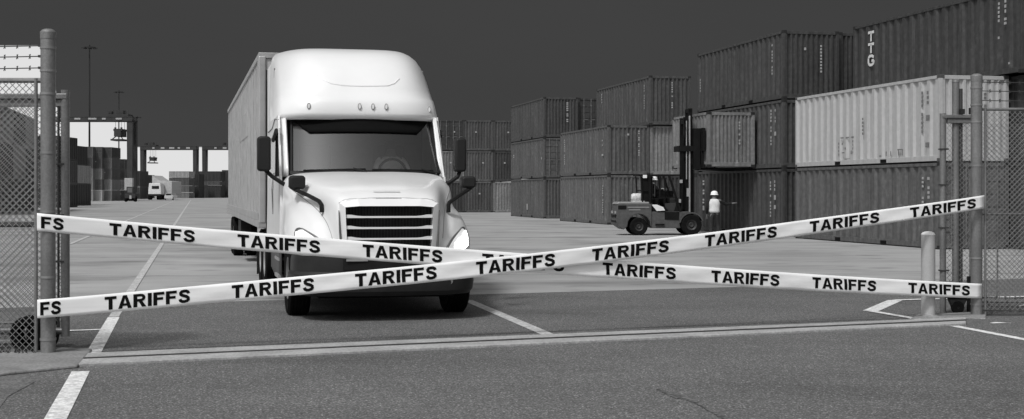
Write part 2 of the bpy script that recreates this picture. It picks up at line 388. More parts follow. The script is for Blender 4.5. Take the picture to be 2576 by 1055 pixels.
# nearest column (A)
containerA1 = container(qp(21.15, 37.4, 0), TH, CW, 10.3, CHH, 0.125, 'dark grey container on the ground under the pale one, nearest the right gate frame', G1, 'doors', marks=[(.95,1.07,1.0,2.2,0),(.6,.74,1.5,2.2,0),(.6,.78,1.1,1.3,0)])
A2 = container(qp(21.15, 37.4, CHH), TH, CW, 10.3, CHH, 0.44, 'pale grey container with dark stencilling, the only light box of the front row', G1, 'corr',
          marks=[(1.0,1.1,.9,2.2,1),(.66,.78,1.75,2.2,1),(.6,.82,1.25,1.42,1),(.62,.86,.45,.6,1),(4.9,5.0,1.0,1.6,1),
                 (5.6,5.8,.93,.97,1),(5.95,6.2,.93,.97,1),(6.35,6.6,.93,.97,1),(5.64,5.70,.4,.9,1),(6.7,6.76,.35,.85,1),(6.42,6.5,.7,.78,1),(6.2,6.28,.55,.62,1),(6.3,6.5,.42,.46,1),(5.75,5.82,.38,.5,1),(5.9,6.3,.22,.24,1),(2.25,2.6,.42,.45,1),(2.25,2.3,.25,.42,1),(2.5,2.56,.25,.42,1),(3.0,3.05,.25,.4,1),(3.3,3.36,.25,.4,1),(3.65,3.8,.25,.28,1)], endmarks=[(1.45,1.53,.5,2.1)])
for k, (v, lb) in enumerate([(0.06, 'dark container on the ground behind the right fence mesh, bottom of the second row'), (0.055, 'dark container in the middle of the stack behind the right fence mesh')]):
    container(qp(23.55, 36.4, k * CHH), TH, CW, 10.7, CHH, v, lb, G1, 'doors' if k == 0 else 'corr')
A3 = container(qp(23.2, 36.4, 2 * CHH), TH, CW, 10.8, CHH, 0.062, 'dark container at the very top right, lettered TTG down its side', G1, 'corr', marks=[(1.15,1.25,1.1,2.25,0),(.8,.9,1.85,2.3,0),(.78,.92,1.5,1.75,0),(.62,.7,.3,.36,0)])
# TTG lettering as strokes
def letter_strokes(ch):
    return {'T': [[(0,1),(0.62,1)],[(.31,1),(.31,0)]], 'G': [[(.6,.82),(.42,1),(.18,1),(.03,.8),(.03,.2),(.18,0),(.42,0),(.6,.18),(.6,.45),(.38,.45)]]}[ch]
b = MB()
for ch, z0 in (('T', 1.90), ('T', 1.48), ('G', 1.06)):
    for st in letter_strokes(ch):
        for (a0, c0), (a1, c1) in zip(st[:-1], st[1:]):
            y = lambda a: 9.62 - a * .70
            b.beam((0.006, y(a0), z0 + c0 * .32), (0.006, y(a1), z0 + c1 * .32), 0.02, .10, up=(1, 0, 0)) if False else b.beam((0.006, y(a0), z0 + c0 * .32), (0.006, y(a1), z0 + c1 * .32), .095, 0.012, up=(1, 0, 0))
b.build('lettering', M('lettering_white', 0.62, 0.5, var=0.08), A3)
# column B
Bv1 = container(qp(21.1, 48.7, 0), TH, CW, 9.3, CHH, 0.068, 'dark container on the ground right behind the standing worker', G1, 'corr', marks=[(1.15,1.27,.75,2.15,0),(.75,.85,1.75,2.2,0),(.7,.88,1.4,1.58,0),(.7,.88,1.05,1.2,0),(8.45,8.66,2.0,2.25,0),(8.45,8.66,1.6,1.85,0),(8.45,8.66,1.2,1.45,0),(8.45,8.66,.9,1.1,0)])
container(qp(21.1, 48.7, CHH), TH, CW, 9.3, CHH, 0.085, 'mid grey container directly behind the one hung on the forklift mast', G1, 'corr', marks=[(1.1,1.22,.9,2.3,0),(.72,.8,1.75,2.3,0),(.68,.86,1.25,1.4,0)])
container(qp(21.1, 48.7, 2 * CHH), TH, CW, 9.3, CHH, 0.068, 'dark container above the lifted one, topmost of the second stack from the right', G1, 'corr', marks=[(1.0,1.1,1.0,2.2,0),(8.9,9.0,.9,1.5,0)], endmarks=[(1.5,1.57,.9,2.1),(.85,.93,1.85,1.95)])
for k, lb in enumerate(['bottom', 'middle', 'topmost']):
    container(qp(23.45, 48.9, k * CHH), TH, CW, 9.0, CHH, 0.055 + .005 * k, 'dark container in the second row, %s of the stack left of the TTG one' % lb, G1, 'corr')
# column C
container(qp(20.35, 69.4, 0), TH, CW, 10.0, CHH, 0.13, 'grey container on the ground just left of the forklift, bottom of its stack', G1, 'corr', marks=[(.9,1.05,.6,2.1,0)])
container(qp(20.35, 69.4, CHH), TH, CW, 10.0, CHH, 0.115, 'grey container with a long white mark, upper one left of the forklift cab', G1, 'corr', marks=[(8.9,9.05,.7,2.2,0),(1.0,1.15,1.4,1.9,0),(.9,1.2,1.0,1.1,0)], endmarks=[(1.65,1.72,1.0,2.35),(1.05,1.15,2.05,2.15)])
container(qp(22.65, 69.4, 0), TH, CW, 9.6, CHH, 0.07, 'dark container on the ground hidden behind the forklift overhead guard', G1, 'corr', endmarks=[(.6,.75,1.75,1.9)])
container(qp(22.65, 69.4, CHH), TH, CW, 9.6, CHH, 0.20, 'lighter grey container left of the lifted one, in the middle layer', G1, 'corr')
container(qp(22.55, 69.2, 2 * CHH), TH, CW, 10.1, CHH, 0.085, 'dark container topmost of the third stack, left above the forklift mast', G1, 'corr', marks=[(8.9,9.05,1.7,2.3,0),(.9,1.0,.9,2.2,0)], endmarks=[(1.2,1.27,.9,2.3)])
# column D
container(qp(21.05, 86.3, 0), TH, CW, 9.8, CHH, 0.11, 'grey container at the bottom of the stack nearest the truck mirror', G1, 'corr', marks=[(4.6,4.9,.5,.9,0)])
container(qp(21.05, 86.3, CHH), TH, CW, 9.8, CHH, 0.11, 'grey container with door rods showing, middle of the stack nearest the truck', G1, 'doors', marks=[(8.8,9.05,1.5,2.0,0),(.5,.7,1.2,1.35,0)])
container(qp(21.05, 86.3, 2 * CHH), TH, CW, 9.8, CHH, 0.08, 'grey container on top of the stack nearest the truck', G1, 'corr', endmarks=[(1.5,1.62,1.0,2.3)])
for k, lb in enumerate(['bottom', 'middle', 'top']):
    container(qp(23.4, 86.6, k * CHH), TH, CW, 9.5, CHH, 0.06, 'dark container with door rods squeezed between two right-hand stacks, %s layer' % lb, G1, 'doors')
for k in range(2):
    container(qp(25.1, 69.4, k * CHH), TH, CW, 9.6, CHH, 0.07, 'dark container of the third row glimpsed behind the forklift mast, %s layer' % ('lower', 'upper')[k], G1, 'corr')
# back wall of end-on containers
G2 = 'containers stacked end-on behind the truck'
o0 = at(1095.5, 483, 115)
vals = [[.055, .085, .17], [.15, .075, .06], [.06, .10, .075], [.07, .08, .075]]
names = ['beside the truck cab', 'second column right of the truck', 'right end column by the tall stack', 'outermost column, half hidden']
order = [[.06, .16, .06], [.09, .11, .095], [.20, .065, .09]]
for i in range(-1, 3):
    for k in range(3):
        p = Vector((o0.x, o0.y, 0)) + Rv * (2.44 * i)
        vv = order[i][k] if i >= 0 else .07
        container((p.x, p.y, k * 2.56), TH, 2.40, 8.0, 2.55, vv, '%s container, %s layer, %s' % ('pale grey' if vv > .14 else 'dark grey', ['ground', 'middle', 'top'][k], (['hidden column behind the cab'] + names[:1] + names[1:3])[i + 1]),
                  G2, 'doors' if (i, k) in ((0, 2), (-1, 2)) else 'corr', ncorr=14, endmarks=[(.9 + .3 * ((i + k) % 3), 1.05 + .3 * ((i + k) % 3), 1.5, 1.62)] if i >= 0 else [])
# lifted container
held = container(qp(19.05, 51.2, 2.66), TH, 1.95, 4.2, 2.17, 0.19, 'scuffed light grey container lifted in the air on the forklift mast', G1, 'corr', endmarks=[(1.28, 1.35, .9, 1.95)], ncorr=11)

# far left stacks
G3 = 'containers stacked in the far left block'
s0 = 13.6; Zs = FP / s0
lay = 2.03
cols = [(181, 5), (208.5, 5), (236, 5), (259, 5)]
greys = [.05, .075, .11, .065, .14, .055, .09, .18, .07, .045]
def gname(v): return 'pale grey' if v > .13 else ('mid grey' if v > .085 else 'dark')
nth = ['first', 'second', 'third', 'fourth', 'fifth', 'sixth', 'seventh']
lv = ['ground', 'second', 'third', 'fourth', 'fifth']
tower = [[.055,.07,.055,.045,.09],[.14,.10,.09,.05,.06],[.22,.07,.12,.06,.05],[.09,.13,.07,.08,.045],[.05,.06,.05,.045],[.06,.15,.07,.05]]
xs = [176, 207, 234, 257, 281, 297]; wd = [31, 27, 23, 24, 16, 17]
for i, colv in enumerate(tower):
    Zc = Zs + (i * 1.5 if i < 4 else 14)
    for k, vv in enumerate(colv):
        p = at(xs[i], 483, Zc); lw = wd[i] / FP * Zc
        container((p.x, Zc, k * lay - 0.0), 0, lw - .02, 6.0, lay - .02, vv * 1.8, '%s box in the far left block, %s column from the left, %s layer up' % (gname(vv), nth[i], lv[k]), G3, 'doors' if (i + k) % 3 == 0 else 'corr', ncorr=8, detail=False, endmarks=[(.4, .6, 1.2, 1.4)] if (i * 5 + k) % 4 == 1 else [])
# pair in front, right beside the gate frame
p = at(174, 483, 170)
container((p.x - .3, 170, 0), 0, 1.15, 6, 2.75, .05, 'narrow dark box just right of the left gate frame, lower of two', G3, 'corr', ncorr=8, detail=False)
container((p.x - .3, 170, 2.78), 0, 1.1, 6, 2.2, .26, 'narrow pale box just right of the left gate frame, upper of two', G3, 'corr', ncorr=8, detail=False)
# stacks seen through the left fence
G4 = 'containers seen through the left fence'
pn = at(0, 483, 107)
for r_ in range(-1, 3):
    for k in range(3 if r_ != 0 else 3):
        q0 = Vector((pn.x, pn.y, 0)) + Bv * (r_ * 8.0 + 0.3)
        vv = [.075, .06, .15][k] if r_ % 2 == 0 else [.10, .17, .06][k]
        container((q0.x - 2.4, q0.y - .5, k * 2.84), TH, 2.4, 7.7, 2.8, vv, '%s container through the left fence, %s layer, %s from the camera' % (gname(vv), ['ground', 'middle', 'top'][k], ['nearest', 'second', 'third', 'fourth'][r_ + 1]), G4, 'corr', ncorr=13, detail=False)
for k, vv in enumerate([.05, .075, .04]):
    p = at(88, 483, 150)
    container((p.x, 150, k * 2.6), 0, 2.4, 7, 2.57, vv, '%s container glimpsed behind the left gatepost, %s layer' % (gname(vv), ['ground', 'middle', 'top'][k]), G4, 'corr', ncorr=10, detail=False)
p = at(141, 483, 180)
for k, vv in enumerate([.05, .06, .04]):
    container((p.x, 180, k * 2.6), 0, 1.9, 7, 2.57, vv, '%s container glimpsed between the two left posts, %s layer' % (gname(vv), ['ground', 'middle', 'top'][k]), G4, 'corr', ncorr=10, detail=False)
# far end of the yard
G5 = 'containers at the far end of the yard'
def farbox(x0, x1, yt, yb, Zd, v, label, end='corr'):
    a = at(x0, yb, Zd); c_ = at(x1, yt, Zd); z0 = max(a.z, 0)
    container((a.x, Zd, z0), 0, c_.x - a.x, 7, c_.z - z0, v, label, G5, end, ncorr=8, detail=False)
farbox(425, 475, 431, 447, 380, .30, 'wide pale container on top of a low far stack left of the trailer')
farbox(425, 475, 447.5, 467, 380, .10, 'dark grey container in the middle of the low far stack left of the trailer')
farbox(425, 475, 467.5, 484, 380, .13, 'grey container third from top in the low far stack left of the trailer')
farbox(425, 475, 484.5, 501, 380, .16, 'lowest container of the low far stack left of the trailer')
farbox(486, 500, 438, 468, 390, .06, 'narrow dark container left of the far crane legs, upper')
farbox(486, 500, 468.5, 501, 390, .06, 'narrow dark container left of the far crane legs, lower')
farbox(500, 554, 431, 456, 400, .055, 'long dark container in the far stack by the trailer, top')
farbox(500, 552, 456.5, 466, 400, .11, 'mid grey container in the far stack by the trailer, second')
farbox(500, 554, 466.5, 500, 400, .055, 'tall dark container in the far stack by the trailer, bottom')
farbox(558, 590, 428, 499, 410, .06, 'dark container stack edge peeping out beside the trailer corner')
farbox(340, 352, 430, 470, 300, .06, 'dark container right of the first crane leg, upper')
farbox(340, 352, 470.5, 501, 300, .09, 'dark container right of the first crane leg, lower')
farbox(364, 372, 440, 499, 370, .06, 'narrow dark container left of the distant white truck')

# ================================================================== CRANES
CRD = M('crane_steel', 0.045, 0.6, 0.1, var=0.25, scale=0.5); CRL = M('crane_pale', 0.33, 0.6, var=0.2)
def crane(Zc, xl, xr, ytop, ybot, trol, spr, label):
    s_ = FP / Zc; X_ = lambda px: (px - 1288) / s_
    zt = CH - (ytop - HY) / s_; zb = CH - (ybot - HY) / s_; x0, x1 = X_(xl), X_(xr)
    xm = (x0 + x1) / 2
    r = empty('gantry_crane', (xm, Zc, 0), 0, label, 'gantry crane', 'gantry cranes over the far containers')
    x0 -= xm; x1 -= xm; lw = 1.1
    for yo in (0, 2.6):
        b = MB(); b.box(x0, x1, yo, yo + 1.0, zb, zt)
        b.box(x0, x1, yo - .05, yo + 1.05, zt - .12, zt); b.box(x0, x1, yo - .05, yo + 1.05, zb, zb + .12)
        g_ = b.build('girder', CRD, r)
        pb = MB()
        for k in range(5):
            u = x0 + (x1 - x0) * (.22 + k * .15); pb.box(u, u + (x1 - x0) * (.04 + .025 * (k % 3)), yo - .09, yo - .06, zb + .3, zt - .28)
        pb.build('sign_plate', CRL, g_)
        for xa, sg in ((x0, 1), (x1 - lw, 1)):
            b = MB(); b.prism([(xa, zb), (xa + lw, zb), (xa + lw * .92, 1.6), (xa + lw * .08, 1.6)], lambda a, c, d: (a, d, c), yo + .1, yo + .9)
            b.build('leg', CRD, r)
            b = MB()
            for dy in (-.3, 1.0): b.lathe([(.1, -.25), (.62, -.25), (.68, -.1), (.68, .1), (.62, .25), (.1, .25)], (xa + lw / 2, yo + dy + .1, .68), 'x', 16)
            b.build('wheel', RUBBER, r, smooth=True)
    for xa in (x0, x1 - lw):
        b = MB(); b.box(xa + .1, xa + lw - .1, 0.9, 2.6, 1.1, 1.7); b.box(xa + .2, xa + lw - .2, 0.9, 2.6, zb - .2, zb + .3); b.build('sill_beam', CRD, r)
    b = MB(); b.box(x1 - lw - .1, x1 + .3, -1.1, -0.02, 2.0, 4.3); b.build('machine_house', CRL, r, bevel=.05)
    t0 = (trol[0] - 1288) / s_ - xm; t1 = (trol[1] - 1288) / s_ - xm
    b = MB(); b.box(t0, t1, .2, 3.4, zt, zt + .45); b.box(t0 + (t1 - t0) * .35, t0 + (t1 - t0) * .7, 1, 3, zt + .45, zt + 1.25)
    for k in range(8):
        u = t0 + (t1 - t0) * k / 7; b.box(u - .04, u + .04, .2, .28, zt + .45, zt + 1.1)
    b.box(t0, t1, .2, .26, zt + 1.05, zt + 1.12); b.box(t0 + .1, t0 + .7, .5, 2, zt + .45, zt + 1.0)
    tr = b.build('trolley', CRD, r)
    sx = (spr[0] - 1288) / s_ - xm; sz0 = CH - (spr[2] - HY) / s_; sz1 = CH - (spr[1] - HY) / s_; hw = 1.15
    b = MB(); b.box(sx - hw, sx + hw, -.5, 3.5, sz0, sz0 + .3); b.box(sx - hw * .55, sx + hw * .55, 0, 4, sz0 + .8, sz1 - .5)
    b.box(sx - hw * .7, sx + hw * .7, .2, 3.8, sz1 - .7, sz1 - .3)
    for sg in (-1, 1):
        b.beam((sx + sg * hw * .9, 0, sz0 + .2), (sx + sg * hw * .4, 1, sz0 + .9), .15, .15); b.box(sx + sg * hw * .5 - .12, sx + sg * hw * .5 + .12, .5, 1, sz1 - .4, sz1)
    b.build('spreader', CRD, r)
    b = MB()
    for sg in (-.55, .55):
        for y_ in (.8, 3): b.cyl((sx + sg, y_, sz1 - .3), (sx + sg, y_, zb + .2), .035, 5)
    b.build('hoist_cable', CRD, r)
    return r
crane(262, 102, 333, 293, 305, (270, 322), (295, 320, 354), 'dark gantry crane over the far left stacks, the nearest and largest crane')
crane(420, 352, 494, 368, 377, (362, 392), (381, 393, 411), 'distant gantry crane standing behind the white truck at the yard end')
crane(430, 508, 650, 368, 377, (560, 590), (600, 393, 411), 'distant gantry crane at the yard end, half hidden by the trailer')
# floodlight masts
def mast(px, ytop, Zc, label, crossw):
    s_ = FP / Zc; h_ = CH - (ytop - HY) / s_; x = (px - 1288) / s_
    r = empty('light_mast', (x, Zc, 0), 0, label, 'light mast', 'floodlight masts')
    MD = M('mast_steel', 0.03, 0.6, 0.1)
    b = MB(); b.cyl((0, 0, 0), (0, 0, h_), .22, 10, .13); b.build('pole', MD, r, smooth=True)
    cw = crossw / s_ / 2
    b = MB(); b.lathe([(cw * .75, -.06), (cw * .8, -.06), (cw * .8, .06), (cw * .75, .06)], (0, 0, h_ - .5), 'z', 20)
    for k in range(4):
        a = k * math.pi / 4; b.beam((-cw * .8 * math.cos(a), -cw * .8 * math.sin(a), h_ - .5), (cw * .8 * math.cos(a), cw * .8 * math.sin(a), h_ - .5), .1, .1)
    b.build('lamp_ring', MD, r)
    for k in range(8):
        a = k * math.pi / 4 + .2; c_ = Vector((math.cos(a) * cw * .88, math.sin(a) * cw * .88, h_ - .62))
        b = MB(); b.beam(c_ - Vector((-math.sin(a), math.cos(a), 0)) * .3, c_ + Vector((-math.sin(a), math.cos(a), 0)) * .3, .35, .2); b.build('floodlight', MD, r)
mast(225, 113, 267, 'tall dark floodlight mast, tallest and leftmost of the three', 38)
mast(299, 227, 385, 'slim floodlight mast rising behind the nearest crane', 26)
mast(345, 292, 513, 'faint distant floodlight mast between two cranes, shortest of the three', 22)

# ================================================================== DISTANT VEHICLES
def wheel(b, c, r_, w_, ax='x'):
    b.lathe([(r_ * .55, -w_ / 2 + .02), (r_ * .9, -w_ / 2), (r_, -w_ * .32), (r_, w_ * .32), (r_ * .9, w_ / 2), (r_ * .55, w_ / 2 - .02)], c, ax, 24)
def rim(b, c, r_, w_, ax='x'):
    b.lathe([(0.01, -w_ * .30), (r_ * .25, -w_ * .38), (r_ * .3, -w_ * .2), (r_ * .5, -w_ * .25), (r_ * .57, -w_ * .45), (r_ * .57, w_ * .45), (r_ * .5, w_ * .25), (r_ * .3, w_ * .2), (r_ * .25, w_ * .38), (0.01, w_ * .30)], c, ax, 20)
dt_ = empty('delivery_truck', (at(391, 483, 300).x, 300, 0), 0, 'distant white box truck facing us at the end of the yard', 'truck')
sc = 300 / FP
b = MB(); b.prism([(-18*sc, 1.2), (14*sc, 1.2), (14*sc, 2.2), (12*sc, 3.6), (-16*sc, 3.6), (-18*sc, 2.2)], lambda a, c, d: (a, d, c), 0, 3); b.build('cab', M('distant_white', .62, .5), dt_, bevel=.08)
b = MB(); b.prism([(-18*sc, 1.0), (32*sc, 1.0), (32*sc, 4.0), (0, 4.2), (-12*sc, 4.9), (-18*sc, 5.3)], lambda a, c, d: (a, d, c), 3.2, 12); b.build('cargo_box', M('distant_grey', .42, .6), dt_)
b = MB(); b.box(-9*sc, 9*sc, -.03, .02, 2.35, 3.0); b.build('windscreen', BLACK, dt_)
b = MB(); b.box(-17*sc, 13*sc, -.1, 0, .8, 1.15); b.build('bumper', BLACK, dt_)
for x_ in (-15, -6, 4, 11):
    b = MB(); wheel(b, (x_*sc, .6 if abs(x_) > 8 else 5, .55), .55, .8); b.build('wheel', RUBBER, dt_)
car = empty('parked_car', (at(424, 483, 295).x, 295, 0), 0, 'tiny pale car parked right of the distant white truck', 'car')
b = MB(); b.prism([(-.9, .3), (.9, .3), (.9, .9), (.7, 1.0), (.55, 1.45), (-.55, 1.45), (-.7, 1.0), (-.9, .9)], lambda a, c, d: (a, d, c), 0, 4); b.build('body', M('car_paint', .5, .3), car, bevel=.05)
b = MB(); b.prism([(-.6, 1.0), (.6, 1.0), (.48, 1.38), (-.48, 1.38)], lambda a, c, d: (a, d, c), -.02, 0.02); b.build('windscreen', BLACK, car)
for x_ in (-.8, .8):
    b = MB(); wheel(b, (x_, .6, .32), .32, .22); b.build('wheel', RUBBER, car)
# straddle tractor below the first crane leg
yt_ = empty('yard_tractor', (at(327, 483, 240).x, 240, 0), 0, 'small dark yard tractor standing below the nearest crane leg', 'tractor')
b = MB(); b.box(-.9, .9, 0, 3, .6, 1.4); b.box(-.7, .5, .3, 1.8, 1.4, 2.6); b.build('body', BLACK2, yt_, bevel=.05)
b = MB(); b.box(-.5, .3, .27, .3, 1.6, 2.4); b.build('windscreen', M('dim_glass', .12, .2), yt_)
for x_ in (-.8, .8):
    b = MB(); wheel(b, (x_, .5, .5), .5, .4); b.build('wheel', RUBBER, yt_)
b = MB(); b.box(-.1, .25, -.02, 0, .5, 1.1); b.build('headlight', CRL, yt_)

# ================================================================== SEMI TRUCK
TA = R(13.3)
tk = empty('semi_truck', (-1.90, 19.5, 0), TA, 'white long-haul truck with sleeper cab and box trailer driving at the tape', 'truck')
# hood: eight longitudinal curves, centre to outer bottom
HS = [
 [(0,1.18,2.00),(0,.6,1.955),(0,0,1.885),(0,-.55,1.81),(0,-.95,1.72),(0,-1.20,1.625),(0,-1.29,1.57),(0,-1.31,1.525)],
 [(.5,1.20,2.00),(.46,.6,1.95),(.42,0,1.88),(.39,-.55,1.80),(.36,-.95,1.71),(.34,-1.18,1.62),(.33,-1.28,1.565),(.33,-1.305,1.525)],
 [(1.02,1.22,1.965),(.92,.6,1.90),(.84,0,1.81),(.76,-.55,1.72),(.70,-.92,1.64),(.66,-1.12,1.57),(.64,-1.22,1.45),(.605,-1.27,.93)],
 [(1.20,1.24,1.86),(1.15,.6,1.75),(1.0,0,1.60),(.88,-.5,1.47),(.80,-.85,1.33),(.755,-1.05,1.19),(.725,-1.15,1.05),(.69,-1.18,.91)],
 [(1.225,1.24,1.60),(1.18,.6,1.55),(1.10,0,1.46),(1.02,-.45,1.36),(.97,-.75,1.25),(.92,-.93,1.12),(.89,-1.04,1.0),(.87,-1.08,.90)],
 [(1.235,1.24,1.40),(1.22,.6,1.42),(1.21,.12,1.385),(1.17,-.28,1.30),(1.13,-.55,1.20),(1.10,-.76,1.09),(1.08,-.86,1.0),(1.06,-.90,.90)],
 [(1.24,1.24,1.15),(1.26,.6,1.22),(1.275,.12,1.22),(1.26,-.20,1.16),(1.24,-.42,1.09),(1.21,-.58,1.02),(1.19,-.66,.95),(1.18,-.68,.89)],
 [(1.24,1.28,.85),(1.26,.62,.95),(1.28,.25,1.06),(1.28,-.05,1.06),(1.27,-.25,1.02),(1.25,-.42,.95),(1.235,-.50,.90),(1.23,-.52,.87)],
]
K1, K2 = 6, 6
def hood_grid(sx):
    cur = [catmull([Vector((x * sx, y, z)) for x, y, z in c_], K1) for c_ in HS]
    return [catmull([cur[i][j] for i in range(8)], K2) for j in range(len(cur[0]))]      # rows along v, columns along u
HG = {1: hood_grid(1), -1: hood_grid(-1)}
hb = MB()
for sx in (1, -1): hb.grid(HG[sx])
hood = hb.build('hood', WHITE, tk, smooth='all', solid=0.02)
bm = bmesh.new(); bm.from_mesh(hood.data); bmesh.ops.remove_doubles(bm, verts=bm.verts, dist=1e-4); 
# open the grille area
kill = [f for f in bm.faces if abs(f.calc_center_median().x) < .61 and f.calc_center_median().z < 1.66 and f.calc_center_median().y < -1.205]
bmesh.ops.delete(bm, geom=kill, context='FACES'); bmesh.ops.recalc_face_normals(bm, faces=bm.faces)
for f in bm.faces: f.smooth = True
up_ = sum(1 for f in bm.faces if f.normal.z > 0)
if up_ < len(bm.faces) / 2: bmesh.ops.reverse_faces(bm, faces=bm.faces)
bm.to_mesh(hood.data); bm.free()
def hs(sx, u, v, off=0.0):
    """point of the hood at station u (0..7), v (0..7), pushed out along its normal"""
    def P(u_, v_):
        g = HG[sx]; a = min(max(v_ * K1, 0), len(g) - 1.001); c_ = min(max(u_ * K2, 0), len(g[0]) - 1.001)
        i, j = int(a), int(c_); fa, fc = a - i, c_ - j
        return (g[i][j] * (1-fc) + g[i][j+1] * fc) * (1-fa) + (g[i+1][j] * (1-fc) + g[i+1][j+1] * fc) * fa
    p = P(u, v); e = .05; du = P(min(u + e, 6.99), v) - P(u - e, v); dv_ = P(u, min(v + e, 6.99)) - P(u, v - e)
    n_ = du.cross(dv_).normalized()
    if n_.y > 0 : n_ = -n_
    return p + n_ * off
# hood crease lines and nose badge
def seam(pts, r_, mat, name, parent): MB().tube(pts, r_, 6).build(name, mat, parent, smooth=True)
SEAM = M('panel_gap', 0.25, 0.6)
b = MB(); b.tube([hs(-1, u/4, 5.05 + .22*(u/8)**2, .0) for u in range(8, -1, -1)] + [hs(1, u/4, 5.05 + .22*(u/8)**2, .0) for u in range(1, 9)], 0.006, 6); b.build('hood_seam', SEAM, hood, smooth=True)
b = MB(); b.grid([[hs(1 if u >= 0 else -1, abs(u)/10, v, .006) for u in range(-5, 6)] for v in (4.1, 4.3)]); b.build('badge', M('badge_grey', .58, .4), hood)
for sx in (1, -1):     # fender parting line and vertical joint behind the headlight
    b = MB(); b.tube([hs(sx, 3.0, v / 4, .001) for v in range(3, 24)], .005, 5); b.build('fender_seam', SEAM, hood, smooth=True)
# grille
G_ = MB(); G_.box(-.60, .60, -1.14, -1.10, .90, 1.53); G_.build('grille', M('grille_black', .008, .6), tk)
grille = tk.children[-1] if tk.children else None
grille = [c for c in tk.children if c.name.startswith('grille')][0]
b = MB()   # mesh of the grille
for k in range(60): b.box(-.58 + k * .0196, -.574 + k * .0196, -1.155, -1.142, .92, 1.5)
b.build('grille_mesh', BLACK2, grille)
b = MB()   # surround
hy = lambda x: -1.20 if abs(x) < .6 else -1.24
fo = [(-.645, .88), (-.655, 1.555), (-.42, 1.612), (.42, 1.612), (.655, 1.555), (.645, .88)]; fi = [(-.555, .90), (-.582, 1.50), (-.40, 1.515), (.40, 1.515), (.582, 1.50), (.555, .90)]
for k in range(5):
    a, c_, d_, e_ = fo[k], fo[k+1], fi[k+1], fi[k]
    yf = lambda p: -1.325 + .06 * abs(p[0]) ** 2; yo_ = .05 if k in (0, 4) else .07
    vs = [(a[0], yf(a) + (yo_ if a[1] > 1 and k != 0 else .05), a[1]), (c_[0], yf(c_) + (yo_ if k != 4 else .05), c_[1]), (d_[0], yf(d_), d_[1]), (e_[0], yf(e_), e_[1]), (a[0] * .98, -1.12, a[1] - .02), (c_[0] * .98, -1.12, c_[1] - .02), (d_[0], -1.12, d_[1]), (e_[0], -1.12, e_[1])]
    b.add(vs, [(0,1,2,3), (3,2,6,7), (0,4,5,1)])
b.build('grille_surround', WHITE, tk, smooth=True)
for sx in (-1, 1):
    b = MB(); b.tube([(sx * .664, -1.268, 1.46), (sx * .652, -1.275, 1.2), (sx * .632, -1.28, .94)], [.006, .012, .016], 6); b.build('grille_gap', M('gap_dark', .12, .7), tk)
zb_ = [1.372, 1.228, 1.085, .945]
for z_ in zb_:
    b = MB(); t_ = .014
    for k in range(16):
        x0_, x1_ = -.57 + k * .07125, -.57 + (k+1) * .07125; y_ = lambda x: -1.315 + .10 * x * x
        th = lambda x: .030 if abs(x) > .47 else (.030 - (.47 - abs(x)) / .06 * .018 if abs(x) > .41 else .012)
        b.add([(x0_, y_(x0_), z_ - .012), (x1_, y_(x1_), z_ - .012), (x1_, y_(x1_), z_ + th(x1_)), (x0_, y_(x0_), z_ + th(x0_)),
               (x0_, y_(x0_) + .05, z_ - .012), (x1_, y_(x1_) + .05, z_ - .012), (x1_, y_(x1_) + .05, z_ + th(x1_)), (x0_, y_(x0_) + .05, z_ + th(x0_))],
              [(0,1,2,3), (3,2,6,7), (0,4,5,1), (4,7,6,5)])
    b.build('grille_bar', WHITE, grille, smooth=True)
# headlights follow the fender skin
LENS = glow('headlight_lens', 0.8, 4.0)
HLM = M('headlight_housing', 0.30, 0.2, 0.5, var=0.3, scale=10)
for sx in (1, -1):
    def sq(a, c_):   # rounds the corners of the unit square
        x, y = 2 * a - 1, 2 * c_ - 1; k = .75
        X_, Y_ = x * math.sqrt(1 - y * y / 2), y * math.sqrt(1 - x * x / 2)
        return (1 + x * (1 - k) + X_ * k) / 2, (1 + y * (1 - k) + Y_ * k) / 2
    def uv(a, c_):   # quad in (u,v): inner bottom, outer bottom, outer top, inner top
        a, c_ = sq(a, c_); q = [(3.0, 6.95), (5.65, 6.9), (5.55, 4.2), (4.75, 3.75)]
        u_ = (1-a)*(1-c_)*q[0][0] + a*(1-c_)*q[1][0] + a*c_*q[2][0] + (1-a)*c_*q[3][0]
        v_ = (1-a)*(1-c_)*q[0][1] + a*(1-c_)*q[1][1] + a*c_*q[2][1] + (1-a)*c_*q[3][1]
        return u_, v_
    n = 10
    b = MB(); b.grid([[hs(sx, *uv(i / n, j / n), .006) for i in range(n + 1)] for j in range(n + 1)]); h_ = b.build('headlight', HLM, tk, smooth=True)
    b = MB(); b.grid([[hs(sx, *uv(.10 + .84 * i / n, .08 + .84 * j / n), .012) for i in range(n + 1)] for j in range(n + 1)]); b.build('lens', glow('headlight_clear', .8, .22), h_, smooth=True)
    for (ca, cc, cr) in ((.62, .34, .34), (.66, .70, .24)):
        b = MB(); b.grid([[hs(sx, *uv(ca + cr * k / 3 * math.cos(t * math.pi / 10), cc + cr * k / 3 * math.sin(t * math.pi / 10)), .018) for t in range(21)] for k in (.02, 1, 2, 3)]); b.build('bulb', LENS, h_, smooth=True)
    ring = [hs(sx, *uv(t, 0), .012) for t in [i / 8 for i in range(9)]] + [hs(sx, *uv(1, t), .012) for t in [i / 8 for i in range(1, 9)]] + [hs(sx, *uv(1 - t, 1), .012) for t in [i / 8 for i in range(1, 9)]] + [hs(sx, *uv(0, 1 - t), .012) for t in [i / 8 for i in range(1, 9)]]
    b = MB(); b.tube(ring, .008, 6); b.build('bezel', M('bezel_grey', .2, .4), h_, smooth=True)
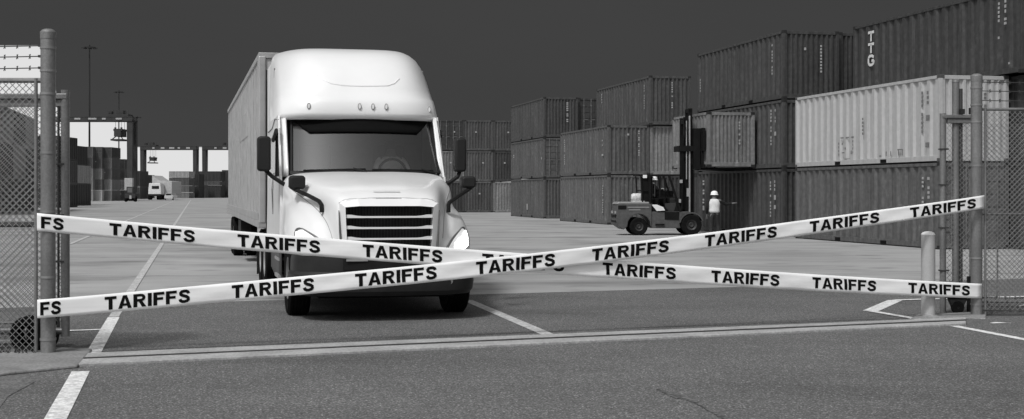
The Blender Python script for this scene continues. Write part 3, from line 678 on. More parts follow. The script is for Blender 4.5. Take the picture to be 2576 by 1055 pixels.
# bumper: swept section
bp_path = [(-1.215, -.50), (-1.215, -.76), (-1.18, -.98), (-1.07, -1.15), (-.85, -1.27), (-.5, -1.34), (0, -1.36), (.5, -1.34), (.85, -1.27), (1.04, -1.13), (1.13, -.95), (1.16, -.74), (1.165, -.50)]
bp_path = catmull([Vector((x, y, 0)) for x, y in bp_path], 4)
sec = [(.05, .885), (.0, .87), (-.015, .80), (-.02, .66), (-.05, .62), (-.06, .50), (-.045, .40), (.0, .345), (.12, .33)]
rows = []
for i, p_ in enumerate(bp_path):
    d_ = (bp_path[min(i+1, len(bp_path)-1)] - bp_path[max(i-1, 0)]).normalized(); n_ = Vector((-d_.y, d_.x, 0))   # points back/inward
    rows.append([(p_.x + n_.x * o_, p_.y + n_.y * o_, z_) for o_, z_ in sec])
b = MB(); b.grid(rows); bumper = b.build('bumper', M('bumper_plastic', .028, .45, var=.2), tk, smooth=30, solid=.02)
b = MB(); b.grid([[(x_, -1.385 + .06 * x_ * x_, .685), (x_, -1.385 + .06 * x_ * x_, .86)] for x_ in [-.62 + i * .124 for i in range(11)]]); b.build('air_intake', BLACK, bumper, solid=.02)
b = MB(); b.box(-.58, -.30, -1.392, -1.382, .80, .83); b.build('plate', STEEL_L, bumper)
b = MB(); b.grid([[(x_, -1.385 + .07 * x_ * x_, .58), (x_, -1.385 + .07 * x_ * x_, .60)] for x_ in [-.9 + i * .18 for i in range(11)]]); b.build('trim_line', BLACK2, bumper)
for sx in (-1, 1):
    b = MB(); b.cyl((sx * .78, -1.345, .53), (sx * .78, -1.30, .53), .055, 16); b.build('fog_lamp', M('fog_lens', .3, .1, .5), bumper, smooth=True)
# under-hood dark mass, chassis
b = MB(); b.box(-.9, .9, -1.05, -.55, .30, .95); b.box(-.62, .62, -.62, 1.2, .45, 1.25); b.build('engine_bay_light_block', M('underbody', .01, .9), tk)  # low front box is added to block light from under the bumper
b = MB()
for sx in (-1, 1): b.beam((sx * .45, -.9, .80), (sx * .45, 7.6, .92), .09, .26)
b.box(-.9, .9, -.06, .06, .38, .56); b.box(-.5, .5, 1.2, 4.0, .45, .85); b.box(-1.12, 1.12, .62, 4.3, .33, .36); b.box(-.78, .78, -.55, .62, .30, .34); b.build('chassis', M('chassis_black', .012, .7), tk)  # wide low plates are added to keep sky light from under the truck
# cab shell
def cabwall(sx):
    x = 1.235 * sx; xt = 1.205 * sx
    def P(y, z): return (x + (xt - x) * (z - .95) / 1.9, y, z)
    b = MB()
    zz = [.95, 1.5, 1.93]
    for z0, z1 in zip(zz[:-1], zz[1:]): b.add([P(1.20, z0), P(4.35, z0), P(4.35, z1), P(1.20 if z1 < 1.9 else 1.28, z1)], [(0,1,2,3)])
    b.add([P(1.34, 1.93), P(1.47, 1.93), P(1.47 + .39, 2.58), P(1.78, 2.58)], [(0,1,2,3)])        # front pillar
    b.add([P(2.48, 1.93), P(4.35, 1.93), P(4.35, 2.58), P(2.48, 2.58)], [(0,1,2,3)])
    b.add([P(1.78, 2.58), P(4.35, 2.58), P(4.35, 2.86), P(2.0, 2.86)], [(0,1,2,3)])
    return b, P
CABW = M('cab_side_paint', 0.74, 0.35, var=0.05, coat=.3)
GL = glass('cab_glass', .45, .10)
for sx in (1, -1):
    b, P = cabwall(sx); side = b.build('cab_side', CABW, tk, solid=.03)
    if sx > 0: side.modifiers[0].offset = 1
    g = MB(); g.add([P(1.47, 1.93), P(2.48, 1.93), P(2.48, 2.58), P(1.86, 2.58)], [(0,1,2,3)]); g.build('side_window', GL, side)
    e = sx * .012; r_ = MB(); r_.tube([Vector(P(*q)) + Vector((e, 0, 0)) for q in ((1.47, 1.93), (2.48, 1.93), (2.48, 2.58), (1.86, 2.58), (1.47, 1.93))], .02, 6)
    r_.tube([Vector(P(1.95, 1.93)) + Vector((e, 0, 0)), Vector(P(1.95, 2.58)) + Vector((e, 0, 0))], .018, 6); r_.build('window_seal', BLACK, side)
    r_ = MB(); r_.tube([Vector(P(*q)) + Vector((e, 0, 0)) for q in ((1.42, 1.0), (1.40, 1.9), (1.80, 2.66), (2.55, 2.66), (2.55, 1.0), (1.42, 1.0))], .006, 5); r_.build('door_gap', SEAM, side)
    r_ = MB(); r_.tube([Vector(P(2.75, 1.35)) + Vector((e * 2, 0, 0)), Vector(P(2.75, 1.75)) + Vector((e * 4, 0, 0)), Vector(P(2.75, 2.0)) + Vector((e * 2, 0, 0))], .018, 6); r_.build('grab_handle', CHROME, side)
    r_ = MB(); r_.prism([(1.62, 1.12), (1.68, 1.05), (1.72, 1.12), (1.72, 1.44), (1.68, 1.52), (1.62, 1.44)], lambda a, c_, d_: (P(a, c_)[0] + sx * d_, a, c_), 0.003, .012); r_.build('side_vent', BLACK, side)
    # visor flick over the door window
    r_ = MB(); r_.tube([Vector(P(1.80, 2.56)) + Vector((sx * .03, 0, 0)), Vector(P(1.95, 2.64)) + Vector((sx * .05, 0, 0)), Vector(P(2.55, 2.50)) + Vector((sx * .06, 0, 0))], .03, 6); r_.build('rain_visor', BLACK, side)
# windscreen
def ws(x, t):       # t 0 bottom .. 1 top
    hwid = 1.115 + (1.07 - 1.115) * t; u = x
    return Vector((.045 + u * hwid, 1.17 + .62 * t + .20 * u ** 2 + .06 * u ** 6, 2.00 + .80 * t - .02 * u * u))
nu = 20
b = MB(); b.grid([[ws(-1 + 2 * i / nu, t / 8) for i in range(nu + 1)] for t in range(9)]); b.build('windscreen', glass('windscreen_glass', .85, .15), tk, smooth='all', recalc=False)
ring = [ws(-1 + 2 * i / nu, 0) for i in range(nu + 1)] + [ws(1, t / 6) for t in range(1, 7)] + [ws(1 - 2 * i / nu, 1) for i in range(1, nu + 1)] + [ws(-1, 1 - t / 6) for t in range(1, 7)]
b = MB(); b.tube([p_ + Vector((0, -.005, 0)) for p_ in ring], .026, 6); b.build('windscreen_seal', BLACK, tk, smooth=True)
b = MB()            # dark tinted visor along the top
def vis(u, t): return ws(u, t) + Vector((0, -.030, 0))
b.grid([[vis(-.96 + 1.92 * i / nu, 1 - (1 - t) * (.235 if abs(-1 + 2 * i / nu) < .82 else .235 * (1 - abs(-1 + 2 * i / nu)) / .18 + .0)) for i in range(nu + 1)] for t in (0, .33, .66, 1)]); b.build('sun_visor', M('visor_black', .004, .8), tk, smooth='all', solid=.006)
for sx in (-1, 1):  # A pillars
    b = MB(); b.grid([[(sx * (1.15 + .075 * a) + .02, 1.40 + .07 * a + .62 * t - (0 if a else .03), 1.93 + .94 * t) for a in (0, .5, 1, 1.15)] for t in [i / 6 for i in range(7)]]); b.build('pillar', WHITE, tk, smooth='all', solid=.03)
# wipers and dash
b = MB()
for x0_, x1_ in ((-.95, -.05), (.05, 1.0)):
    q0 = ws(x0_ * .9, .04) + Vector((0, -.05, 0)); q1 = ws(x1_ * .9, .05) + Vector((0, -.05, 0)); b.tube([q0, q0.lerp(q1, .5) + Vector((0, -.01, .0)), q1], .013, 6)
    b.tube([q0.lerp(q1, .8) + Vector((0, -.02, .01)), q1 + Vector((.02, -.06, -.05))], .018, 6)
b.build('wiper', BLACK, tk)
b = MB(); b.grid([[(u * 1.1, 1.10 + .2 * u * u, 1.965), (u * 1.1, 1.22 + .2 * u * u, 2.012)] for u in [-1 + i / 10 for i in range(21)]]); b.build('cowl', BLACK2, tk, solid=.02)
b = MB(); b.box(-1.15, 1.15, 1.45, 2.0, 1.5, 1.98); b.box(.30, .9, 1.9, 2.1, 1.75, 2.04); b.build('dashboard', M('dash_grey', .05, .7), tk, bevel=.04)
b = MB(); b.lathe([(.21, -.015), (.235, 0), (.21, .015), (.195, 0), (.21, -.015)], (.55, 2.22, 2.0), 'y', 24); b.cyl((.55, 2.22, 2.0), (.55, 2.05, 1.85), .03); b.build('steering_wheel', BLACK, tk, smooth=True)
for x_ in (-.6, .58):
    b = MB(); b.box(x_ - .26, x_ + .26, 2.35, 2.8, 1.4, 1.65); b.box(x_ - .25, x_ + .25, 2.72, 2.9, 1.6, 2.45); b.build('seat', M('seat_cloth', .06, .8), tk, bevel=.05)
b = MB(); b.box(-1.18, 1.18, 3.1, 3.15, 1.0, 2.85); b.box(-1.18, 1.18, 1.4, 3.1, .98, 1.03); b.box(-1.0, 1.0, 2.1, 4.3, 2.84, 2.88); b.build('cab_lining', M('lining', .22, .8), tk)
# roof fairing + sleeper top
prof = [(2.80, 1.80, 1.225, .34), (2.84, 1.72, 1.23, .36), (2.90, 1.70, 1.232, .38), (3.05, 1.735, 1.232, .52), (3.14, 1.77, 1.23, .62), (3.17, 1.82, 1.225, .64), (3.3, 1.89, 1.22, .76), (3.45, 2.00, 1.215, .88), (3.6, 2.14, 1.21, .98),
        (3.75, 2.33, 1.205, 1.10), (3.87, 2.56, 1.195, 1.22), (3.95, 2.80, 1.175, 1.32), (4.01, 3.12, 1.13, 1.15), (4.05, 3.5, 1.03, .8), (4.07, 3.85, .85, .45)]
rows = []
for z_, f_, w_, D_ in prof:
    row = []
    n = 30
    for i in range(n + 1):
        u = -1 + 2 * i / n; uu = math.copysign(abs(u) ** .8, u)
        row.append((uu * w_, min(f_ + D_ * abs(uu) ** 5, 4.34), z_))
    back = 4.35
    row = [(-w_, back, z_)] + row + [(w_, back, z_)]
    rows.append(row)
fz = MB(); fz.grid(rows); n = len(rows[0])
top = rows[-1]; cen = (0, 4.1, 4.075); o_ = len(fz.v); fz.v.append(cen)
for i in range(n - 1): fz.f.append(((len(rows) - 1) * n + i, (len(rows) - 1) * n + i + 1, o_))
fairing = fz.build('roof_fairing', WHITE, tk, smooth='all')
b = MB()
def fp(z, u, off=.012):
    for (a, c_) in zip(prof[:-1], prof[1:]):
        if a[0] <= z <= c_[0]:
            t = (z - a[0]) / (c_[0] - a[0]); f_, w_, D_ = [a[k] + (c_[k] - a[k]) * t for k in (1, 2, 3)]
            return Vector((u * w_, f_ + D_ * abs(u) ** 5 - off, z))
seam([fp(3.50, -.52, 0), fp(3.42, -.45, 0), fp(3.36, -.36, 0), fp(3.33, -.2, 0), fp(3.325, 0, 0), fp(3.33, .2, 0), fp(3.34, .36, 0), fp(3.38, .45, 0), fp(3.46, .52, 0)], .012, WHITE, 'fairing_crease', fairing)
for u, z_ in ((-.64, 3.0), (-.02, 3.0), (.145, 3.0), (.31, 3.0), (.885, 2.98)):
    c_ = fp(z_, u, .0)
    b = MB(); b.prism([(.028 * math.cos(a), .052 * math.sin(a)) for a in [i * math.pi / 6 for i in range(12)]], lambda a, cc, d: (c_.x + a, c_.y - d + .02, c_.z + cc), 0, .05)
    ml = b.build('marker_lamp', M('marker_grey', .28, .3), fairing, bevel=.006)
    b = MB(); b.prism([(.017 * math.cos(a), .036 * math.sin(a)) for a in [i * math.pi / 6 for i in range(12)]], lambda a, cc, d: (c_.x + a, c_.y - d + .02, c_.z + cc), .05, .058); b.build('lens', WHITE, ml)
for sx in (-1, 1):   # side extenders and back wall
    b = MB(); b.add([(sx * 1.235, 4.35, .95), (sx * 1.24, 4.62, .95), (sx * 1.24, 4.62, 3.78), (sx * 1.20, 4.35, 3.85)], [(0,1,2,3)]); b.build('side_extender', CABW, tk, solid=.02)
    b = MB(); b.beam((sx * 1.245, 4.635, 1.0), (sx * 1.245, 4.635, 3.78), .03, .05, up=(0, 1, 0)); b.build('extender_trim', BLACK, tk)
    b = MB(); b.prism([(3.35, 3.0), (3.42, 2.98), (3.30, 3.7), (3.22, 3.68)], lambda a, cc, d: (sx * (1.20 + d), a, cc), -.02, .012); b.build('fairing_slot', M('slot_grey', .2, .5), fairing)
    b = MB(); b.tube([(sx * 1.225, 1.95, 2.80), (sx * 1.24, 2.6, 2.84), (sx * 1.24, 3.3, 2.72), (sx * 1.245, 4.3, 2.70)], .009, 5); b.build('roof_seam', SEAM, fairing)
b = MB(); b.box(-1.22, 1.22, 4.30, 4.35, .98, 2.85); b.build('back_wall', CABW, tk)
# chassis fairing, steps, tank, exhaust side skirts
for sx in (-1, 1):
    b = MB(); b.grid([[(sx * x_, y_, z_) for y_ in (1.15, 1.6, 3.4)] for x_, z_ in ((1.22, .97), (1.25, .8), (1.25, .5), (1.18, .34))]); b.build('side_skirt', M('skirt_dark', .06, .45), tk, smooth='all', solid=.02)
    b = MB(); b.box(sx * 1.15 - .12, sx * 1.15 + .12, 1.4, 2.2, .42, .47); b.box(sx * 1.15 - .12, sx * 1.15 + .12, 1.4, 2.2, .68, .72); b.build('step', STEEL_L, tk)
def mirror(sx, hx0, hx1, hz0, hz1, y_, arm, name, dep=.13):
    b = MB(); b.prism([(hx0 + .02, hz0), (hx1 - .02, hz0), (hx1, hz0 + .04), (hx1, hz1 - .04), (hx1 - .02, hz1), (hx0 + .02, hz1), (hx0, hz1 - .04), (hx0, hz0 + .04)], lambda a, c_, d_: (a, d_, c_), y_ - dep / 2, y_ + dep / 2)
    m_ = b.build(name, M('mirror_shell', .025, .4, var=.1), tk, bevel=.03, smooth=True)
    b = MB(); b.tube(arm, .03, 8); b.build('mirror_arm', BLACK, m_, smooth=True)
    b = MB(); b.box(hx0 + .03, hx1 - .03, y_ + dep / 2, y_ + dep / 2 + .005, hz0 + .04, hz1 - .04); b.build('mirror_glass', CHROME, m_)
mirror(-1, -1.59, -1.395, 2.0, 2.51, 1.15, [(-1.47, 1.15, 2.02), (-1.38, 1.12, 1.93), (-1.25, 1.1, 1.84), (-1.13, 1.08, 1.77)], 'door_mirror', .22)
mirror(1, 1.33, 1.50, 2.0, 2.51, 1.15, [(1.42, 1.15, 2.02), (1.38, 1.12, 1.93), (1.25, 1.1, 1.84), (1.15, 1.08, 1.80)], 'door_mirror', .22)
mirror(-1, -1.21, -.985, 1.735, 1.93, .1, [(-1.17, .12, 1.77), (-1.1, .03, 1.72), (-.98, -.28, 1.655), (-.86, -.66, 1.575), (-.838, -.73, 1.53), (-.835, -.75, 1.43)], 'hood_mirror', .2)
mirror(1, 1.22, 1.43, 1.755, 1.925, .1, [(1.38, .1, 1.77), (1.30, .03, 1.72), (1.12, -.2, 1.635), (.95, -.48, 1.555), (.925, -.54, 1.52), (.92, -.56, 1.42)], 'hood_mirror', .2)
# wheels
def truckwheel(x_, y_, parent, w_=.30, r_=.51, steer=0):
    b = MB(); prof_ = [(r_ * .56, -w_ / 2 + .03), (r_ * .92, -w_ / 2), (r_ * .985, -w_ * .42)]
    for k in range(5):
        a = -w_ * .40 + w_ * .8 * k / 5; prof_ += [(r_, a), (r_, a + w_ * .12), (r_ - .012, a + w_ * .125), (r_ - .012, a + w_ * .155)]
    prof_ += [(r_, w_ * .40), (r_ * .985, w_ * .42), (r_ * .92, w_ / 2), (r_ * .56, w_ / 2 - .03)]
    b.lathe(prof_, (x_, y_, r_), 'x', 40); tyre_ = b.build('wheel', RUBBER, parent, smooth=30)
    b = MB(); rim(b, (x_, y_, r_), r_, w_); b.build('rim', M('rim_steel', .35, .35, .6), tyre_, smooth=30); return tyre_
truckwheel(-1.10, 0, tk); truckwheel(1.10, 0, tk)
for y_ in (5.3, 6.6):
    for x_ in (-1.13, -.79, .79, 1.13): truckwheel(x_, y_, tk, .27)
for sx in (-1, 1):
    b = MB(); b.box(sx * 1.1 - .18, sx * 1.1 + .18, 7.3, 7.32, .15, .75); b.build('mud_flap', BLACK, tk)
# trailer
tx0, tx1, ty0, ty1 = -1.37, 1.10, 4.85, 22.0
b = MB(); b.box(tx0 + .03, tx1 - .03, ty0 + .03, ty1, 1.15, 4.02); trailer = b.build('trailer', ALU, tk)
b = MB(); b.box(tx0 - .005, tx1 + .005, ty0, ty1, 4.0, 4.10); b.build('top_rail', ALU_D, trailer, bevel=.01)
b = MB(); b.box(tx0 - .01, tx1 + .01, ty0, ty1, 1.08, 1.20); b.box(tx0 - .004, tx0 + .03, ty0, ty1, 1.20, 1.34); b.build('bottom_rail', ALU_D, trailer, bevel=.01)
b = MB(); y_ = ty0 + .5
while y_ < ty1: b.box(tx0 + .012, tx0 + .032, y_, y_ + .05, 1.34, 4.0); y_ += .61
b.build('side_post', ALU_D, trailer)
b = MB(); b.box(tx0 - .004, tx0 + .12, ty0 - .01, ty0 + .42, 1.16, 4.04); b.build('corner_post', M('post_alu', .42, .4, .3, var=.12), trailer, bevel=.02)
b = MB(); b.box(tx0 + .016, tx0 + .034, 9.6, 13.6, 2.85, 3.35); b.build('faded_decal', M('faded_decal', .36, .5, var=.25, scale=4), trailer)
b = MB(); b.box(-.95, .75, 5.2, 21, .98, 1.08); b.box(-.5, -.4, 8.0, 8.1, .3, 1.0); b.box(.2, .3, 8.0, 8.1, .3, 1.0); b.box(-.8, -.7, 5, 21, .85, 1.08); b.box(.5, .6, 5, 21, .85, 1.08); b.build('underframe', DARKSTEEL, trailer)
b = MB(); b.box(tx0 + .1, tx0 + .35, 15.0, 16.6, .35, 1.0); b.build('tool_box', BLACK, trailer)
for y_ in (18.6, 19.9):
    for x_ in (tx0 + .17, tx0 + .52, tx1 - .52, tx1 - .17): truckwheel(x_, y_, trailer, .27)

# ================================================================== PEOPLE
SKIN = M('skin_tone', .14, .6, var=.05)
def skinned(name, verts, edges, mat, parent, root=0, lev=2):
    me = bpy.data.meshes.new(name); me.from_pydata([v_[0] for v_ in verts], edges, [])
    o = bpy.data.objects.new(name, me); COL.objects.link(o); o.parent = parent; me.materials.append(mat)
    md = o.modifiers.new('k', 'SKIN'); md.use_smooth_shade = True; md.branch_smoothing = .6
    me.skin_vertices.new() if not me.skin_vertices else None
    for i, v_ in enumerate(verts):
        r_ = v_[1]; me.skin_vertices[0].data[i].radius = (r_, r_) if not isinstance(r_, tuple) else r_
        me.skin_vertices[0].data[i].use_root = (i == root)
    sm = o.modifiers.new('s', 'SUBSURF'); sm.levels = lev; sm.render_levels = lev; return o
def person(loc, rz, J, label, cat='person', vest=.72, shirt=.02, trouser=.05, hat=.8, hatless=False, legs=True):
    """J: joints in body space (x right, y forward, z up)"""
    r = empty('person', loc, rz, label, cat)
    V = lambda k: Vector(J[k])
    names_ = ['pelvis', 'waist', 'chest', 'neck', 'head', 'crown']; rad = [.11, .12, .14, .07, .13, .085]
    vs = [(V(n_), q) for n_, q in zip(names_, rad)]; ed = [(i, i+1) for i in range(5)]; idx = {n_: i for i, n_ in enumerate(names_)}
    def chain(start, ks, rs):
        p_ = idx[start]
        for k, q in zip(ks, rs): vs.append((V(k), q)); idx[k] = len(vs) - 1; ed.append((p_, idx[k])); p_ = idx[k]
    for s_ in 'lr':
        chain('chest', [s_ + 'sh', s_ + 'el', s_ + 'wr', s_ + 'palm'], [.06, .045, .03, .034])
        chain('pelvis', [s_ + 'hip', s_ + 'kn', s_ + 'an', s_ + 'toe'], [.09, .06, .042, .035])
        w_, pm = V(s_ + 'wr'), V(s_ + 'palm'); d_ = (pm - w_).normalized(); side_ = d_.cross(Vector((0, 0, 1)));
        side_ = side_.normalized() if side_.length > .1 else Vector((0, 1, 0))
        for k in range(4):
            b0 = pm + d_ * .03 + side_ * (.03 - .02 * k); ln = (.06, .075, .07, .055)[k]
            vs.append((b0 + d_ * ln * .5, .009)); vs.append((b0 + d_ * ln + Vector((0, 0, -.015)), .008)); m_ = len(vs)
            ed.append((idx[s_ + 'palm'], m_ - 2)); ed.append((m_ - 2, m_ - 1))
        vs.append((w_.lerp(pm, .6) + side_ * .05, .01)); vs.append((w_.lerp(pm, 1.0) + side_ * .075, .009)); m_ = len(vs)
        ed.append((idx[s_ + 'wr'], m_ - 2)); ed.append((m_ - 2, m_ - 1))
    hd = V('head'); fw = Vector(J.get('face', (0, 1, 0))).normalized()
    vs.append((hd + fw * .10 + Vector((0, 0, -.01)), .014)); ed.append((idx['head'], len(vs) - 1))          # nose
    body = skinned('body', vs, ed, SKIN, r)
    side_ = fw.cross(Vector((0, 0, 1)))
    b = MB()
    for s_ in (-1, 1): b.lathe([(.002, -.008), (.011, 0), (.002, .008)], tuple(hd + fw * .088 + side_ * .032 * s_ + Vector((0, 0, .02))), 'z', 8)
    b.build('eyes', BLACK, r)
    b = MB(); b.beam(hd + fw * .092 + side_ * .025 + Vector((0, 0, -.05)), hd + fw * .092 - side_ * .025 + Vector((0, 0, -.05)), .006, .01); b.build('mouth', M('lip', .15, .6), r)
    # shirt with sleeves
    vs2 = [(V('waist') + Vector((0, 0, -.1)), .15), (V('waist'), .145), (V('chest'), .165), (V('neck') + Vector((0, 0, -.05)), .08)]; ed2 = [(0, 1), (1, 2), (2, 3)]
    for s_ in 'lr':
        k = len(vs2); vs2 += [(V(s_ + 'sh'), .075), (V(s_ + 'el'), .058), (V(s_ + 'wr'), .045)]; ed2 += [(2, k), (k, k+1), (k+1, k+2)]
    skinned('shirt', vs2, ed2, M('shirt_%d' % int(shirt * 1000), shirt, .85, var=.2, scale=8), r)
    if vest: skinned('safety_vest', [(V('waist') + Vector((0, 0, -.16)), (.235, .18)), (V('waist') + Vector((0, 0, -.04)), (.205, .165)), (V('waist') + Vector((0, 0, .08)), (.205, .165)), (V('chest'), (.24, .18)), (V('chest') + Vector((0, 0, .10)), (.20, .15)), (V('chest') + Vector((0, 0, .16)), (.12, .10))], [(0, 1), (1, 2), (2, 3), (3, 4), (4, 5)], M('vest_bright_%d' % int(vest * 100), vest * .85, .7, var=.12, scale=9), r)
    vs3 = [(V('pelvis') + Vector((0, 0, .08)), .145), (V('pelvis'), .15)]; ed3 = [(0, 1)]
    for s_ in 'lr':
        k = len(vs3); vs3 += [(V(s_ + 'hip'), .10), (V(s_ + 'kn'), .08), (V(s_ + 'an'), .065)]; ed3 += [(1, k), (k, k+1), (k+1, k+2)]
    skinned('trousers', vs3, ed3, M('trouser_%d' % int(trouser * 1000), trouser, .85, var=.25, scale=6), r, root=1)
    for s_ in 'lr':
        a, t_ = V(s_ + 'an'), V(s_ + 'toe'); skinned('boot', [(a + Vector((0, 0, .06)), .06), (a + (a - t_) * .1 + Vector((0, 0, -.03)), .052), (t_, (.05, .04))], [(0, 1), (1, 2)], BLACK, r)
    if hat:
        b = MB(); c_ = hd + Vector((0, 0, .015)); b.lathe([(.15, 0), (.138, .012), (.128, .03), (.125, .07), (.108, .11), (.07, .138), (.003, .148)], tuple(c_), 'z', 24)
        b.prism([(.11 * math.cos(a), .11 * math.sin(a)) for a in [i * math.pi / 5 for i in range(10)]], lambda a, e_, d_: tuple(c_ + fw * (.08 + a * .8) + side_ * e_ + Vector((0, 0, d_))), 0, .012)
        b.build('hard_hat', M('hat_white', hat, .35, var=.03), r, smooth='all')
    elif not hatless:
        b = MB(); b.lathe([(.10, -.02), (.108, .02), (.10, .07), (.07, .115), (.003, .13)], tuple(hd), 'z', 20); b.build('hair', BLACK, r, smooth='all')
    return r
stand = dict(pelvis=(0,0,.93), waist=(0,0,1.08), chest=(0,.01,1.30), neck=(0,.02,1.47), head=(0,.04,1.58), crown=(0,.04,1.66),
    lsh=(-.17,0,1.40), lel=(-.27,-.03,1.12), lwr=(-.27,.06,.90), lpalm=(-.27,.08,.82),
    rsh=(.18,0,1.40), rel=(.42,.10,1.25), rwr=(.64,.16,1.285), rpalm=(.72,.18,1.295),
    lhip=(-.09,0,.88), lkn=(-.11,.03,.5), lan=(-.12,0,.09), ltoe=(-.14,.15,.045), rhip=(.09,0,.88), rkn=(.13,.08,.5), ran=(.17,.05,.09), rtoe=(.22,.19,.045), face=(.5, .8, 0))
wp = at(1797, 483, 50.5)
person((wp.x, wp.y, 0), R(-8), stand, 'standing worker in white hard hat and pale vest pointing right beside the forklift', trouser=.03)
sit = dict(pelvis=(0,0,.12), waist=(0,.0,.27), chest=(0,.03,.50), neck=(0,.05,.67), head=(0,.07,.78), crown=(0,.07,.86),
    lsh=(-.18,.02,.60), lel=(-.26,.18,.38), lwr=(-.16,.42,.40), lpalm=(-.13,.49,.42), rsh=(.18,.02,.60), rel=(.26,.18,.38), rwr=(.16,.42,.40), rpalm=(.13,.49,.42),
    lhip=(-.1,.04,.1), lkn=(-.14,.45,.12), lan=(-.14,.5,-.3), ltoe=(-.14,.64,-.34), rhip=(.1,.04,.1), rkn=(.14,.45,.12), ran=(.14,.5,-.3), rtoe=(.14,.64,-.34))
tM = Matrix.Translation(Vector((-1.90, 19.5, 0))) @ Matrix.Rotation(TA, 4, 'Z')
person(tuple(tM @ Vector((.58, 2.62, 1.62))), TA + math.pi, sit, 'seated driver of the white truck in a light vest, seen dimly through the windscreen', vest=.75, shirt=.6, hat=0)

# ================================================================== FORKLIFT
FO = Vector(((1550 - 1288) / FP * 54.4, 54.4, 0))
FTH = R(3.5)
fk = empty('forklift', tuple(FO), FTH, 'heavy grey forklift with tall black mast carrying a container', 'forklift')
FG = M('forklift_grey', 0.08, .5, var=.25, scale=3, speck=.1, speck_scale=10); FL = M('forklift_pale', .24, .5, var=.12); FB = M('forklift_black', .010, .6, var=.3)
XY = lambda a, c_, d_: (a, d_, c_)
def arc(cx, cz, r_, a0, a1, n=8): return [(cx + r_ * math.cos(R(a0 + (a1 - a0) * i / n)), cz + r_ * math.sin(R(a0 + (a1 - a0) * i / n))) for i in range(n + 1)]
Wd = 1.45
b = MB(); b.prism([(0.03, .95), (0, .55), (.06, .38), (.30, .22), (.44, .35)] + arc(.90, .38, .46, 180, 0)[1:] + [(1.40, .30), (1.40, 1.22), (.06, 1.22)], XY, 0, Wd); b.build('counterweight', FG, fk, bevel=.03)
b = MB(); b.prism([(.02, 1.22), (1.36, 1.22), (1.36, 1.31), (.10, 1.31)], XY, .02, Wd - .02); b.build('engine_cover', FL, fk, bevel=.03)
b = MB(); b.box(.08, .40, -.012, .02, 1.02, 1.17); b.box(-.012, .1, .05, Wd - .05, .70, .80); b.box(-.012, .1, .05, Wd - .05, .50, .58); b.build('vent', FB, fk)
b = MB(); b.prism([(1.40, .28), (2.55, .28), (2.5, .55), (2.62, .75), (2.9, .88), (2.9, .93), (1.40, .93)], XY, .04, Wd - .04); b.build('chassis', FG, fk, bevel=.02)
b = MB(); b.prism([(1.92, .62), (2.48, .60), (2.50, .92), (1.92, .92)], XY, .02, .05); b.build('step_well', FB, fk)
b = MB(); b.prism([(1.40, 1.12), (1.95, 1.12), (2.1, .93), (1.45, .93)], XY, .06, Wd - .06); b.box(1.35, 1.75, .3, 1.15, 1.12, 1.4); b.box(1.32, 1.45, .3, 1.15, 1.4, 2.0); b.build('seat', FB, fk, bevel=.03)
b = MB(); b.prism([(1.40, 1.20), (1.62, 1.20), (1.86, 1.10), (1.93, .97), (1.60, .95)], XY, -.01, .05); b.build('side_cover', M('cover_white', .72, .5, var=.08), fk, bevel=.008)
b = MB(); b.lathe([(.02, -.30), (.12, -.28), (.16, -.2), (.16, .2), (.12, .28), (.02, .30)], (.98, .7, 1.49), 'x', 18); b.box(.72, 1.2, .45, .95, 1.31, 1.36); b.build('gas_cylinder', M('tank_pale', .55, .45, var=.4, scale=12), fk, smooth=True)
b = MB()
for y_ in (.06, Wd - .06):
    b.beam((1.34, y_, 1.25), (1.32, y_, 2.36), .09, .09, up=(0, 1, 0)); b.beam((1.05, y_, 1.31), (.98, y_, 2.32), .05, .05, up=(0, 1, 0))
    b.beam((2.55, y_, .95), (2.10, y_, 2.34), .08, .08, up=(0, 1, 0)); b.beam((1.95, y_, 1.7), (1.9, y_, 2.34), .05, .05, up=(0, 1, 0))
    b.beam((.88, y_, 2.36), (2.6, y_, 2.36), .07, .06)
for k in range(9): b.box(.9 + k * .2, .93 + k * .2, .05, Wd - .05, 2.34, 2.39)
for y_ in (.06, Wd - .06):
    b.beam((1.34, y_, 1.75), (1.0, y_, 1.75), .04, .04, up=(0, 1, 0)); b.beam((2.35, y_, 1.5), (1.36, y_, 1.42), .04, .05, up=(0, 1, 0)); b.beam((1.72, y_, 1.46), (1.75, y_, 2.34), .05, .05, up=(0, 1, 0))
b.box(1.0, 1.34, .10, .14, 1.35, 2.30); b.box(1.30, 1.36, .10, Wd - .10, 1.3, 1.95); b.beam((2.6, .06, 1.0), (2.62, .06, 2.3), .05, .05, up=(0, 1, 0))
b.build('overhead_guard', FB, fk)
b = MB(); b.box(1.36, 2.5, Wd - .10, Wd - .05, .93, 1.75); b.box(1.36, 1.46, .1, Wd - .1, 1.2, 2.3); b.build('cab_panel', FB, fk)
b = MB(); b.box(1.95, 2.45, .12, .18, .93, 1.25); b.box(2.15, 2.5, .15, 1.2, 1.2, 1.5); b.box(1.5, 1.55, .0, .05, 1.5, 1.95); b.build('control_console', BLACK2, fk, bevel=.02)
for y_, r_ in ((.20, .018), (.24, .015)):
    b = MB(); b.tube([(2.66, y_, 1.0), (2.64, y_, 2.0), (2.66, y_, 3.4), (2.78, y_, 4.3), (2.9, y_, 3.6)], r_, 6); b.build('hydraulic_hose', FB, fk, smooth=True)
b = MB(); b.box(1.55, 1.90, -.05, .06, .40, .45); b.build('step', FB, fk)
b = MB(); b.box(-.02, .02, .15, .35, .85, .95); b.box(-.02, .02, Wd - .35, Wd - .15, .85, .95); b.build('tail_lamp', CRL, fk)
b = MB(); b.box(.45, 1.3, -.014, .0, 1.08, 1.12); b.box(.5, .95, -.014, .0, .98, 1.02); b.build('trim_strip', FL, fk)
b = MB(); b.box(1.06, 1.22, .02, .10, 2.24, 2.37); b.build('work_light', WHITE, fk, bevel=.01)
